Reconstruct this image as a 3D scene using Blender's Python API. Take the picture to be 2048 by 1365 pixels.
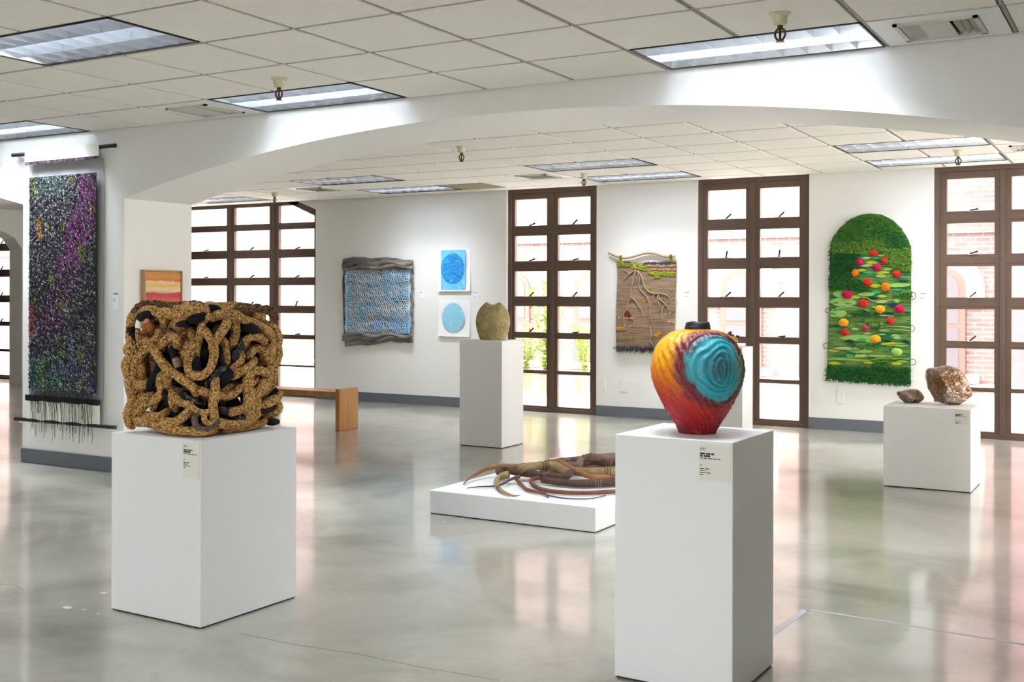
import bpy, bmesh, math, random
from mathutils import Vector, Matrix, noise
random.seed(7)
R_ = random.random
def U(a, b): return a + (b - a) * R_()
scene = bpy.context.scene
for o in list(bpy.data.objects): bpy.data.objects.remove(o)
COL = scene.collection

# ------------------------------------------------------------------ camera, sky, exposure
EYE, YAW, ROLL = 1.3824, 0.5229, 0.0025
cam_d = bpy.data.cameras.new('camera')
cam = bpy.data.objects.new('camera', cam_d); COL.objects.link(cam)
cam_d.sensor_width = 36.0
cam_d.lens = 36.0 * 2235.4 / 2048
cam_d.shift_y = -(682.5 - 594.58) / 2048
cam_d.clip_end = 200
cam.matrix_world = Matrix.Translation((0, 0, EYE)) @ Matrix.Rotation(YAW, 4, 'Z') @ Matrix.Rotation(math.pi / 2, 4, 'X') @ Matrix.Rotation(ROLL, 4, 'Z')
scene.camera = cam

world = bpy.data.worlds.new('sky'); scene.world = world; world.use_nodes = True
bg = world.node_tree.nodes['Background']
bg.inputs['Color'].default_value = (1.0, 0.985, 0.965, 1)
bg.inputs['Strength'].default_value = 13.0
LAMP_POWER = 25.0                      # one ceiling fitting
LAMP_COLOR = (0.86, 0.93, 1.0)
vs = scene.view_settings
vs.view_transform = 'Standard'; vs.look = 'None'; vs.gamma = 1.0; vs.use_curve_mapping = False
vs.exposure = 0.55
scene.cycles.max_bounces = 6
scene.cycles.diffuse_bounces = 4
scene.cycles.glossy_bounces = 3
scene.cycles.transparent_max_bounces = 12

# ------------------------------------------------------------------ layout numbers (metres)
CEIL = 2.6928
YW, YW2 = 6.0253, 6.727            # arcade wall, front and back face
YB = 11.808                        # window wall, inner face
T = 0.61; OX, OY = -5.4816, 3.5869 # ceiling grid pitch and origin
XL, XR, YF = -19.0, 3.6, -5.0      # room limits

# ------------------------------------------------------------------ mesh helpers
class MB:
    def __init__(s): s.v = []; s.f = []; s.c = []
    def add(s, v, f, col=None):
        n = len(s.v); s.v += [tuple(q) for q in v]; s.f += [tuple(i + n for i in q) for q in f]
        s.c += [col or (1, 1, 1)] * len(v); return s
    def box(s, x0, x1, y0, y1, z0, z1, col=None):
        if x0 > x1: x0, x1 = x1, x0
        if y0 > y1: y0, y1 = y1, y0
        if z0 > z1: z0, z1 = z1, z0
        return s.add([(x0,y0,z0),(x1,y0,z0),(x1,y1,z0),(x0,y1,z0),(x0,y0,z1),(x1,y0,z1),(x1,y1,z1),(x0,y1,z1)],
                     [(0,3,2,1),(4,5,6,7),(0,1,5,4),(1,2,6,5),(2,3,7,6),(3,0,4,7)], col)
    def prism(s, poly, y0, y1, col=None):            # (x, z) outline extruded along y
        n = len(poly)
        a = sum(poly[i][0]*poly[(i+1)%n][1] - poly[(i+1)%n][0]*poly[i][1] for i in range(n))
        if a < 0: poly = poly[::-1]
        v = [(x, y0, z) for x, z in poly] + [(x, y1, z) for x, z in poly]
        f = [tuple(range(n)), tuple(range(2*n-1, n-1, -1))] + [(i, i+n, (i+1)%n+n, (i+1)%n) for i in range(n)]
        return s.add(v, f, col)
    def tube(s, pts, rad, n=8, col=None, cap=True, twist=0.0, lobes=0, amp=0.0):
        pts = [Vector(p) for p in pts]; m = len(pts)
        if not isinstance(rad, (list, tuple)): rad = [rad] * m
        tan = [(pts[min(i+1, m-1)] - pts[max(i-1, 0)]).normalized() for i in range(m)]
        ref = Vector((0, 0, 1)) if abs(tan[0].z) < .9 else Vector((1, 0, 0))
        nrm = (ref - tan[0] * ref.dot(tan[0])).normalized()
        v = []; ln = 0
        for i in range(m):
            nrm = (nrm - tan[i] * nrm.dot(tan[i]))
            nrm = nrm.normalized() if nrm.length > 1e-6 else tan[i].orthogonal().normalized()
            b = tan[i].cross(nrm)
            if i: ln += (pts[i] - pts[i-1]).length
            for k in range(n):
                a = 2 * math.pi * k / n
                r = rad[i] * (1 + amp * abs(math.sin(lobes * .5 * (a + twist * ln))) if lobes else 1)
                v.append(pts[i] + (nrm * math.cos(a) + b * math.sin(a)) * r)
        f = [(i*n+k, i*n+(k+1)%n, (i+1)*n+(k+1)%n, (i+1)*n+k) for i in range(m-1) for k in range(n)]
        if cap: f += [tuple(range(n-1, -1, -1)), tuple(range((m-1)*n, m*n))]
        return s.add(v, f, col)
    def lathe(s, prof, cx, cy, n=32, sx=1.0, sy=1.0, rot=0.0, fn=None, cap=True, col=None):
        v = []; ca, sa = math.cos(rot), math.sin(rot)
        for r, z in prof:
            for k in range(n):
                a = 2*math.pi*k/n; x, y = r*sx*math.cos(a), r*sy*math.sin(a)
                if fn: x, y, z2 = fn(x, y, z, a, r)
                else: z2 = z
                v.append((cx + ca*x - sa*y, cy + sa*x + ca*y, z2))
        m = len(prof)
        f = [(i*n+k, i*n+(k+1)%n, (i+1)*n+(k+1)%n, (i+1)*n+k) for i in range(m-1) for k in range(n)]
        if cap: f += [tuple(range(n-1, -1, -1)), tuple(range((m-1)*n, m*n))]
        return s.add(v, f, col)
    def blob(s, c, rx, ry, rz, nu=10, nv=6, col=None, jit=0.0):
        v = []; f = []
        for j in range(nv+1):
            t = math.pi*j/nv
            for k in range(nu):
                a = 2*math.pi*k/nu; q = 1 + U(-jit, jit)
                v.append((c[0]+rx*q*math.sin(t)*math.cos(a), c[1]+ry*q*math.sin(t)*math.sin(a), c[2]+rz*q*math.cos(t)))
        for j in range(nv):
            for k in range(nu):
                f.append((j*nu+k, (j+1)*nu+k, (j+1)*nu+(k+1)%nu, j*nu+(k+1)%nu))
        return s.add(v, f, col)

def wloc(o):
    p = Vector((0, 0, 0))
    while o: p += o.location; o = o.parent
    return p

def props(o, label=None, cat=None, group=None, kind=None):
    if label: o['label'] = label
    if cat: o['category'] = cat
    if group: o['group'] = group
    if kind: o['kind'] = kind
    return o

def obj(name, mb, mat, parent=None, label=None, cat=None, group=None, kind=None, smooth=False, bevel=0, origin=None):
    me = bpy.data.meshes.new(name)
    vs_ = [Vector(q) for q in mb.v]
    if origin is not None: L = Vector(origin)
    elif parent: L = wloc(parent)
    else:
        xs = [q.x for q in vs_]; ys = [q.y for q in vs_]; zs = [q.z for q in vs_]
        L = Vector(((min(xs)+max(xs))/2, (min(ys)+max(ys))/2, min(zs)))
    me.from_pydata([tuple(q - L) for q in vs_], [], mb.f)
    if any(c != (1, 1, 1) for c in mb.c):
        at = me.color_attributes.new('Col', 'FLOAT_COLOR', 'POINT')
        at.data.foreach_set('color', [q for c in mb.c for q in (c[0], c[1], c[2], 1)])
    if smooth: me.shade_smooth()
    me.materials.append(mat)
    o = bpy.data.objects.new(name, me); COL.objects.link(o)
    if parent:
        o.parent = parent
        if origin is not None: o.location = L - wloc(parent)
    else: o.location = L
    if bevel:
        m = o.modifiers.new('bevel', 'BEVEL'); m.width = bevel; m.segments = 2; m.limit_method = 'ANGLE'
    return props(o, label, cat, group, kind)

def share(src, name, parent, loc):                  # another object on the same mesh
    o = bpy.data.objects.new(name, src.data); COL.objects.link(o)
    o.parent = parent; o.location = Vector(loc) - wloc(parent); return o

def empty(name, loc, label, cat, group=None, kind=None):
    o = bpy.data.objects.new(name, None); COL.objects.link(o); o.location = loc
    o.empty_display_size = .1
    return props(o, label, cat, group, kind)

def spline(pts, step=0.02, closed=False):           # Catmull-Rom, any dimension
    P = [list(p) for p in pts]; out = []
    n = len(P)
    for i in range(n-1):
        p0, p1, p2, p3 = P[max(i-1, 0)], P[i], P[i+1], P[min(i+2, n-1)]
        d = math.dist(p1[:3], p2[:3]); m = max(2, int(d/step))
        for k in range(m):
            t = k/m
            out.append([.5*((2*b)+(-a+c)*t+(2*a-5*b+4*c-e)*t*t+(-a+3*b-3*c+e)*t**3) for a, b, c, e in zip(p0, p1, p2, p3)])
    out.append(P[-1]); return out

# ------------------------------------------------------------------ material helpers
class Mat:
    def __init__(s, name, col=(.8, .8, .8), rough=.5, metal=0.0, spec=.5):
        s.m = bpy.data.materials.new(name); s.m.use_nodes = True
        s.nt = s.m.node_tree; s.b = s.nt.nodes['Principled BSDF']
        s.b.inputs['Base Color'].default_value = (*col, 1); s.b.inputs['Roughness'].default_value = rough
        s.b.inputs['Metallic'].default_value = metal; s.b.inputs['Specular IOR Level'].default_value = spec
    def n(s, t, **kw):
        q = s.nt.nodes.new(t)
        for k, v in kw.items():
            if k in q.inputs: q.inputs[k].default_value = v
            else: setattr(q, k, v)
        return q
    def l(s, a, b): s.nt.links.new(a, b)
    def coord(s, scale=(1, 1, 1), kind='Object', loc=(0, 0, 0), rot=(0, 0, 0)):
        t = s.n('ShaderNodeTexCoord'); m = s.n('ShaderNodeMapping')
        m.inputs['Scale'].default_value = scale; m.inputs['Location'].default_value = loc; m.inputs['Rotation'].default_value = rot
        s.l(t.outputs[kind], m.inputs[0]); return m.outputs[0]
    def noise(s, vec, scale, detail=3, rough=.5, dist=0):
        q = s.n('ShaderNodeTexNoise', Scale=scale, Detail=detail, Roughness=rough, Distortion=dist); s.l(vec, q.inputs['Vector']); return q.outputs['Fac']
    def vor(s, vec, scale, feature='F1', out='Distance'):
        q = s.n('ShaderNodeTexVoronoi', feature=feature, Scale=scale); s.l(vec, q.inputs['Vector']); return q.outputs[out]
    def ramp(s, fac, stops, interp='LINEAR'):
        q = s.n('ShaderNodeValToRGB'); q.color_ramp.interpolation = interp; e = q.color_ramp.elements
        while len(e) > 1: e.remove(e[-1])
        e[0].position = stops[0][0]; e[0].color = (*stops[0][1], 1)
        for p, c in stops[1:]:
            k = e.new(p); k.color = (*c, 1)
        s.l(fac, q.inputs[0]); return q.outputs[0]
    def mix(s, fac, a, b, mode='MIX'):
        q = s.n('ShaderNodeMix', data_type='RGBA', blend_type=mode)
        for sock, v in ((q.inputs[0], fac), (q.inputs[6], a), (q.inputs[7], b)):
            if isinstance(v, (int, float)): sock.default_value = v
            elif isinstance(v, tuple): sock.default_value = (*v, 1)
            else: s.l(v, sock)
        return q.outputs[2]
    def math(s, op, a, b=0.0, c=0.0):
        q = s.n('ShaderNodeMath', operation=op)
        for i, v in enumerate((a, b, c)):
            if isinstance(v, (int, float)): q.inputs[i].default_value = v
            else: s.l(v, q.inputs[i])
        return q.outputs[0]
    def sep(s, vec):
        q = s.n('ShaderNodeSeparateXYZ'); s.l(vec, q.inputs[0]); return q.outputs
    def mrange(s, v, a, b, c=0.0, d=1.0):
        q = s.n('ShaderNodeMapRange'); s.l(v, q.inputs[0])
        for i, x in enumerate((a, b, c, d)): q.inputs[i+1].default_value = x
        return q.outputs[0]
    def col(s, sock): s.l(sock, s.b.inputs['Base Color']); return s
    def rough(s, sock): s.l(sock, s.b.inputs['Roughness']); return s
    def bump(s, h, strength=.3, dist=.01):
        q = s.n('ShaderNodeBump', Strength=strength, Distance=dist); s.l(h, q.inputs['Height']); s.l(q.outputs[0], s.b.inputs['Normal']); return s
    def attr(s, name='Col'):
        q = s.n('ShaderNodeAttribute', attribute_name=name); return q.outputs['Color']

def plain(name, col, rough=.6, metal=0.0, bumpscale=0, bs=.15, var=.06):
    m = Mat(name, col, rough, metal)
    c = m.coord(); nz = m.noise(c, bumpscale or 12)
    m.col(m.mix(nz, tuple(q*(1-var) for q in col), tuple(min(1, q*(1+var)) for q in col)))
    if bumpscale: m.bump(nz, bs, .004)
    return m.m

M = {}
M['wall'] = plain('wall_paint', (.80, .785, .755), .55, 0, 180, .05, .015)
M['pedestal'] = plain('pedestal_paint', (.80, .80, .80), .45, 0, 90, .03, .01)
M['baseboard'] = plain('rubber_baseboard', (.125, .14, .165), .45)
M['frame'] = plain('bronze_window_frame', (.125, .080, .058), .38, .25, 60, .03, .1)
M['latch'] = plain('dark_latch', (.05, .035, .03), .35, .6)
M['steel'] = plain('pale_steel', (.75, .75, .75), .3, .8)
M['black'] = plain('black_lacquer', (.012, .012, .014), .4)
M['paper'] = plain('white_paper', (.84, .84, .83), .7, 0, 40, .02, .01)
M['card'] = plain('label_card', (.76, .74, .68), .6, 0, 0, 0, .01)
M['ink'] = plain('ink', (.03, .03, .03), .7)
M['ink_grey'] = plain('pale_ink', (.45, .40, .30), .7)
M['plate'] = plain('cover_plate', (.80, .785, .755), .4)

# polished concrete
m = Mat('polished_concrete', (.3, .29, .26), .15)
c = m.coord(kind='Object')
n1 = m.noise(c, .75, 6, .62, .8); n2 = m.noise(c, 3.2, 5, .65, .5)
base = m.ramp(n1, [(.32, (.145, .135, .105)), (.48, (.27, .255, .205)), (.66, (.41, .39, .325))])
base = m.mix(m.mrange(n2, .42, .66, 0, .5), base, (.40, .385, .325))
m.col(base)
m.rough(m.mrange(n2, .3, .7, .28, .34))
m.b.inputs['Specular IOR Level'].default_value = 1.0
m.b.inputs['Coat Weight'].default_value = .7; m.b.inputs['Coat Roughness'].default_value = .09; m.b.inputs['Coat IOR'].default_value = 1.6
M['floor'] = m.m
M['tape'] = plain('matt_filler', (.36, .34, .34), .8, 0, 50, .1)
M['crack'] = plain('crack_filler', (.16, .15, .13), .8)

# mineral fibre ceiling tile
m = Mat('ceiling_tile', (.78, .74, .68), .85)
c = m.coord(kind='Object'); 
sp = m.vor(c, 95); s2 = m.noise(c, 150, 2)
fis = m.math('MULTIPLY', m.mrange(sp, .10, .22, 1, 0), m.mrange(m.noise(c, 30, 2), .36, .5, 0, 1))
tone = m.mix(m.noise(c, 4, 2), (.82, .785, .725), (.88, .845, .785))
m.col(m.mix(m.math('MULTIPLY', fis, .75), tone, (.36, .33, .28)))
m.bump(m.math('MULTIPLY', s2, 1), .12, .002)
M['tile'] = m.m
M['grid'] = plain('plain_ceiling', (.78, .745, .68), .5)
M['runner'] = plain('grid_runner', (.34, .30, .245), .6)  # dark colour carries the shadow line beside the tile-coloured tees
M['gap'] = plain('plenum', (.30, .27, .23), .9)
M['olive_tile'] = plain('brown_tile', (.30, .26, .15), .9, 0, 60, .2)  # brown tile drawn over the opening where a tile is missing
# lighting fittings
M['louver'] = Mat('louver_aluminium', (.82, .85, .90), .28, 1.0).m
M['housing'] = plain('fitting_housing', (.82, .82, .82), .4)
M['rim'] = plain('dark_rim', (.03, .03, .035), .4)
M['vent'] = plain('air_vent_metal', (.60, .585, .52), .45, .1)
M['vent_dark'] = plain('air_vent_inside', (.02, .02, .018), .9)
M['escutcheon'] = plain('yellowed_plastic', (.62, .60, .40), .45)
M['sprinkler'] = plain('sprinkler_metal', (.10, .045, .03), .35, .6)
# glass
m = Mat('window_glass'); nt = m.nt
tr = m.n('ShaderNodeBsdfTransparent'); tr.inputs[0].default_value = (.97, .98, .98, 1)
gl = m.n('ShaderNodeBsdfGlossy'); gl.inputs['Roughness'].default_value = .0
lw = m.n('ShaderNodeLayerWeight'); lw.inputs[0].default_value = .5
mx = m.n('ShaderNodeMixShader'); m.l(m.math('MULTIPLY_ADD', m.math('POWER', lw.outputs['Facing'], 5.0), .7, .03), mx.inputs[0]); m.l(tr.outputs[0], mx.inputs[1]); m.l(gl.outputs[0], mx.inputs[2])
m.l(mx.outputs[0], nt.nodes['Material Output'].inputs[0])
M['glass'] = m.m

# ------------------------------------------------------------------ room shell
def S(name, mb, mat, parent=None, **kw): return obj(name, mb, mat, parent, kind='structure', **kw)

fl = S('floor', MB().box(XL-6, XR, YF, YB+.3, -.12, 0), M['floor'], label='polished grey concrete floor reflecting the windows', cat='floor')
b = MB().box(XL-6, XR, YF, YB+.3, CEIL+.2, CEIL+.4)                       # slab over the hung ceiling
b.box(XL-6, XR, YF, OY-2*T, CEIL+.135, CEIL+.2)                               # plain ceiling behind the camera
b.box(XL-6, OX-8*T, OY-2*T, YW, CEIL, CEIL+.2); b.box(OX+9*T, XR, OY-2*T, YW, CEIL, CEIL+.2)
b.box(XL-6, OX-12*T, YW2, YB, CEIL, CEIL+.2); b.box(OX+9*T, XR, YW2, YB, CEIL, CEIL+.2)
ceiling = S('ceiling', b, M['grid'], label='suspended ceiling of square fissured tiles', cat='ceiling')


# arcade wall: two segmental arches, one pier between them
ACX, ACZ, AR = -3.582, -12.184, 14.7197
XP0, XP1 = -8.171, -6.958                     # pier
def arch_z(x):
    if x >= XP1: return ACZ + math.sqrt(AR*AR - (x-ACX)**2)
    c = XP0 + XP1 - ACX                       # mirrored arch on the far side of the pier
    return ACZ + math.sqrt(max(0, AR*AR - (x-c)**2))
def arch_wall(name, xa, xb, y0, y1, zf, seg=56):
    b = MB(); v = []
    for i in range(seg+1):
        x = xa + (xb-xa)*i/seg; z = zf(x)
        v += [(x, y0, z), (x, y0, CEIL+.2), (x, y1, CEIL+.2), (x, y1, z)]
    f = []
    for i in range(seg):
        a, c_ = 4*i, 4*i+4
        for k in range(4): f.append((a+k, c_+k, c_+(k+1)%4, a+(k+1)%4))
    f += [(3, 2, 1, 0), tuple(4*seg+k for k in range(4))]
    return b.add(v, [tuple(reversed(q)) for q in f])
XA1 = 2*ACX - XP1                              # right springing
b = arch_wall('w', XP1, XA1, YW, YW2, arch_z)
b.v += []; 
b2 = arch_wall('w', XP0 - (XA1-XP1), XP0, YW, YW2, arch_z); b.add(b2.v, b2.f)
b.box(XP0, XP1, YW, YW2, 0, CEIL+.2)
b.box(XA1, XR, YW, YW2, 0, CEIL+.2)
b.box(XL-6, XP0-(XA1-XP1), YW, YW2, 0, CEIL+.2)
wall_mid = S('wall_middle', b, M['wall'], label='white arcade wall with wide segmental arches', cat='wall')

# partition with a smaller arch, seen through the opening left of the pier
def part_z(y): return 2.10 + .45*math.sqrt(max(0, 1-((y-9.2)/1.92)**2))
b = MB(); pw = arch_wall('w', 7.28, 11.12, -.15, .15, part_z, 30)
b.add([(-15.25+q[1], q[0], q[2]) for q in pw.v], [tuple(reversed(f)) for f in pw.f])
b.box(-15.4, -15.1, YW2, 7.28, 0, CEIL+.2); b.box(-15.4, -15.1, 11.12, YB, 0, CEIL+.2)
S('wall_left', b, M['wall'], label='white partition wall with a narrow arch beyond the pier', cat='wall')

# window wall
W0 = (-12.62, -9.885); W1 = (-6.885, -5.668); W2 = (-4.431, -3.182); W3 = (-1.934, -.685); W4 = (-17.53, -16.28)
YO = YB + .26
b = MB()
for xa, xb in ((XL-6, W4[0]), (W4[1], W0[0]), (W0[1], W1[0]), (W1[1], W2[0]), (W2[1], W3[0]), (W3[1], XR)):
    b.box(xa, xb, YB, YO, -.12, CEIL+.2)
for w in (W0, W1, W2, W3, W4): b.box(w[0], w[1], YB, YO, CEIL, CEIL+.2)
CH = [(-10.216, CEIL), (-9.885, 2.566)]        # cut corner over the wide window
b.prism([CH[0], (W0[1], CEIL), CH[1]], YB, YO); b.prism([(W0[0], CEIL), (W0[0]+.331, CEIL), (W0[0], 2.566)], YB, YO)
wall_back = S('wall_back', b, M['wall'], label='white gallery wall pierced by tall brown windows', cat='wall')
# walls out of the picture; their openings are added to let daylight in
b = MB()
edges = [XL-6, -2.4, -1.0, XR]
for i in range(0, len(edges)-1, 2): b.box(edges[i], edges[i+1], YF-.25, YF, 0, CEIL+.2)
for i in range(1, len(edges)-1, 2):
    b.box(edges[i], edges[i+1], YF-.25, YF, CEIL-.15, CEIL+.2); b.box(edges[i], edges[i+1], YF-.25, YF, 0, .15)
S('wall_front', b, M['wall'], label='white wall behind the viewer with added daylight openings', cat='wall')
b = MB(); ey = [YF, 7.4, 8.6, 9.8, 11.0, YO]  # unseen openings added to bring daylight in from the right
for i in range(0, len(ey)-1, 2): b.box(XR, XR+.25, ey[i], ey[i+1], -.12, CEIL+.2)
for i in range(1, len(ey)-1, 2): b.box(XR, XR+.25, ey[i], ey[i+1], CEIL-.15, CEIL+.2); b.box(XR, XR+.25, ey[i], ey[i+1], -.12, .15)
S('wall_right', b, M['wall'], label='white end wall beyond the right edge with added daylight openings', cat='wall')
S('wall_far_left', MB().box(XL-6.25, XL-6, YF, YO, -.12, CEIL+.2), M['wall'], label='white end wall far beyond the left edge', cat='wall')

# baseboards
BB = []
def bb(name, *a): BB.append(S(name, MB().box(*a), M['baseboard'], label=None, cat='baseboard', bevel=.002))
bb('baseboard_pier', XP0-.008, XP1+.008, YW-.012, YW2+.008, .004, .115)
bb('baseboard_back_1', W0[1]+.004, W1[0]-.004, YB-.012, YB, .004, .122)
bb('baseboard_back_2', W1[1]+.004, W2[0]-.004, YB-.012, YB, .004, .122)
bb('baseboard_back_3', W2[1]+.004, W3[0]-.004, YB-.012, YB, .004, .122)
bb('baseboard_back_4', W4[1]+.004, W0[0]-.004, YB-.012, YB, .004, .122)
for o, t in zip(BB, ('grey rubber baseboard around the arcade pier under the dark hanging', 'grey rubber baseboard below the blue net hanging and prints',
                     'grey rubber baseboard below the root hanging', 'grey rubber baseboard below the green arched hanging', 'grey rubber baseboard left of the wide window beyond the pier')): o['label'] = t

# ------------------------------------------------------------------ ceiling grid, tiles, fittings
FIX = {}                                        # (gx, gy): lit, fittings two cells long
for gx in (-5, 0, 5):
    for gy, lit in ((0, .5), (3, 1.6), (10, .25), (12, 1.0)): FIX[(gx, gy)] = lit  # rows away from the walls are unlit; weak lamp added to lighten louvers
for gx in (-10, -5, 0, 5):
    for gy in (-3, -7): FIX[(gx, gy)] = 1.0  # unseen fittings added to brighten the front floor and ceiling
FIX[(-10, 10)] = .06; FIX[(-10, 12)] = .62
VENTS = [(-1, 3), (7, 3), (-1, 11), (-6, 11), (7, 11)]
YBK = (YW2 - OY) / T; YBE = (YB - OY) / T
def cells(): 
    for gy in range(-2, 4):
        for gx in range(-8, 9): yield gx, gy, gy, gy+1
    for gy in range(5, 14):
        for gx in range(-12, 9): yield gx, gy, max(gy, YBK), min(gy+1, YBE)
# runners
for k, (g0, g1, ya, yb_, rows) in enumerate(((-8, 9, OY-2*T, YW, [-2, -1, 0, 1, 2, 3, 3.975]), (-12, 9, YW2, YB, [5.165] + list(range(6, 14)) + [13.458]))):
    src = None
    for gy in rows:
        y = OY + gy*T
        b = MB().box(OX+g0*T, OX+g1*T, y-.009, y+.009, CEIL+.003, CEIL+.02)
        obj('grid_runner', b, M['runner'], ceiling)
    for gx in range(g0, g1+1):
        x = OX + gx*T
        cuts = sorted(gy for (fx_, gy) in FIX if fx_+1 == gx and rows[0]-1 <= gy <= rows[-1])   # light fittings span two cells
        y_ = ya
        for gy in cuts + [None]:
            ye = yb_ if gy is None else OY+gy*T
            if ye - y_ > .05: obj('grid_runner', MB().box(x-.009, x+.009, y_, ye, CEIL+.0037, CEIL+.02), M['runner'], ceiling)
            if gy is not None: y_ = OY+(gy+1)*T
tsrc = {}
taken = {}
for (gx, gy) in FIX: taken[(gx, gy)] = taken[(gx+1, gy)] = 1
for v_ in VENTS: taken[v_] = 1
for gx, gy, y0, y1 in cells():
    if (gx, gy) in taken: continue
    x0 = OX + gx*T; key = (round(y1-y0, 3), (gx, gy) == (-3, 12))
    cx_, cy_ = x0 + T/2, OY + (y0+y1)/2*T
    g = .0155; hy = (y1-y0)*T/2 - g; hx = T/2 - g
    if key not in tsrc:
        b = MB().box(cx_-hx, cx_+hx, cy_-hy, cy_+hy, CEIL-.004, CEIL+.012)
        o = obj('ceiling_tile', b, M['olive_tile'] if key[1] else M['tile'], ceiling, origin=(cx_, cy_, CEIL), bevel=.003)
        tsrc[key] = o
        if key[1]: o['label'] = 'olive brown tile in place of a missing one'
    else: 
        o = share(tsrc[key], 'ceiling_tile', ceiling, (cx_, cy_, CEIL)); 
        m_ = o.modifiers.new('bevel', 'BEVEL'); m_.width = .003; m_.segments = 1; m_.limit_method = 'ANGLE'
# dark backing over the gaps
obj('backing', MB().box(OX-8*T, OX+9*T, OY-2*T, YW, CEIL+.13, CEIL+.135).box(OX-12*T, OX+9*T, YW2, YB, CEIL+.13, CEIL+.135), M['gap'], ceiling)

def fitting(gx, gy, lit, label):
    x0, x1, y0, y1 = OX+gx*T+.014, OX+(gx+2)*T-.014, OY+gy*T+.014, OY+(gy+1)*T-.014
    cx_, cy_ = (x0+x1)/2, (y0+y1)/2
    e = empty('ceiling_light', (cx_, cy_, CEIL), label, 'light', 'recessed louvered ceiling lights')
    z1 = CEIL + .115
    h = MB().box(x0, x1, y0, y1, z1, z1+.006)
    for a in ((x0, x0+.004, y0, y1), (x1-.004, x1, y0, y1), (x0, x1, y0, y0+.004), (x0, x1, y1-.004, y1)): h.box(*a, CEIL+.002, z1)
    obj('housing', h, M['housing'], e)
    r = MB()
    for a in ((x0, x0+.009, y0, y1), (x1-.009, x1, y0, y1), (x0, x1, y0, y0+.009), (x0, x1, y1-.009, y1)): r.box(*a, CEIL-.003, CEIL+.006)
    obj('rim', r, M['rim'], e)
    zb, zt = CEIL+.002, CEIL+.082
    xa, xb, ya, yb_ = x0+.012, x1-.012, y0+.012, y1-.012
    # wedge shaped blades: thin at the bottom, wide at the top
    def wedge_y(x, ya, yb_, w=.020):
        pr = [(-.0015, zb), (-.0035, zb+.03), (-w/2, zt), (w/2, zt), (.0035, zb+.03), (.0015, zb)]
        n = len(pr); v = [(x+p[0], ya, p[1]) for p in pr] + [(x+p[0], yb_, p[1]) for p in pr]
        return MB().add(v, [tuple(range(n)), tuple(range(2*n-1, n-1, -1))] + [(i, i+n, (i+1)%n+n, (i+1)%n) for i in range(n)])
    def wedge_x(y, xa, xb, w=.03):
        pr = [(-.0015, zb), (-.005, zb+.03), (-w/2, zt), (w/2, zt), (.005, zb+.03), (.0015, zb)]
        n = len(pr); v = [(xa, y+p[0], p[1]) for p in pr] + [(xb, y+p[0], p[1]) for p in pr]
        return MB().add(v, [tuple(range(n-1, -1, -1)), tuple(range(n, 2*n))] + [((i+1)%n, (i+1)%n+n, i+n, i) for i in range(n)])
    NC, NR = 9, 3
    src = None
    for i in range(1, NC):
        x = xa + (xb-xa)*i/NC
        if src is None: src = obj('cross_blade', wedge_y(x, ya, yb_), M['louver'], e, origin=(x, cy_, CEIL))
        else: share(src, 'cross_blade', e, (x, cy_, CEIL))
    for i in range(1, NR):
        y = ya + (yb_-ya)*i/NR
        obj('long_blade', wedge_x(y, xa, xb), M['louver'], e)
    # sloping reflectors along the sides
    s_ = MB()
    for y, d in ((ya, 1), (yb_, -1)):
        s_.add([(xa, y, zb), (xb, y, zb), (xb, y+d*.018, zt), (xa, y+d*.018, zt)], [(0, 1, 2, 3)] if d < 0 else [(3, 2, 1, 0)])
    for x, d in ((xa, 1), (xb, -1)):
        s_.add([(x, ya, zb), (x, yb_, zb), (x+d*.012, yb_, zt), (x+d*.012, ya, zt)], [(0, 1, 2, 3)] if d > 0 else [(3, 2, 1, 0)])
    obj('side_reflector', s_, M['louver'], e)
    for i in range(NR):                         # three tubes above the louver
        y = ya + (yb_-ya)*(i+.5)/NR
        obj('tube', MB().tube([(xa+.02, y, zt+.024), (xb-.02, y, zt+.024)], .013, 10), M['tube_on' if lit > .3 else 'tube'], e)
    if lit:
        L = bpy.data.lights.new('lamp', 'AREA'); L.shape = 'RECTANGLE'; L.size = xb-xa-.02; L.size_y = .24
        L.spread = math.radians(96); L.energy = LAMP_POWER*lit; L.color = LAMP_COLOR
        lo = bpy.data.objects.new('lamp', L); COL.objects.link(lo); lo.parent = e; lo.location = (0, 0, zt + .004 - CEIL)
m = Mat('tube_lit'); m.b.inputs['Emission Color'].default_value = (*LAMP_COLOR, 1); m.b.inputs['Emission Strength'].default_value = 6; m.m.cycles.emission_sampling = 'NONE'; M['tube_on'] = m.m
M['tube'] = plain('tube_off', (.85, .85, .85), .3)
def where(gx, gy):
    side = {-10: 'far left', -5: 'left', 0: 'middle', 5: 'right'}[gx]
    return {-3: 'added unseen ceiling light above the viewer, %s, nearer row', -7: 'added unseen ceiling light behind the viewer, %s, farther row', 0: 'unlit louvered ceiling light with a weak lamp added, front bay, %s, away from the arch' , 3: 'louvered ceiling light hard against the arch wall, %s, lit bluish',
            10: 'pinkish unlit louvered ceiling light with a weak lamp added, beyond the arch, %s, away from the windows', 12: 'bluish louvered ceiling light beyond the arch, %s, next to the window wall'}[gy] % side
for (gx, gy), lit in FIX.items(): fitting(gx, gy, lit, where(gx, gy))

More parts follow.
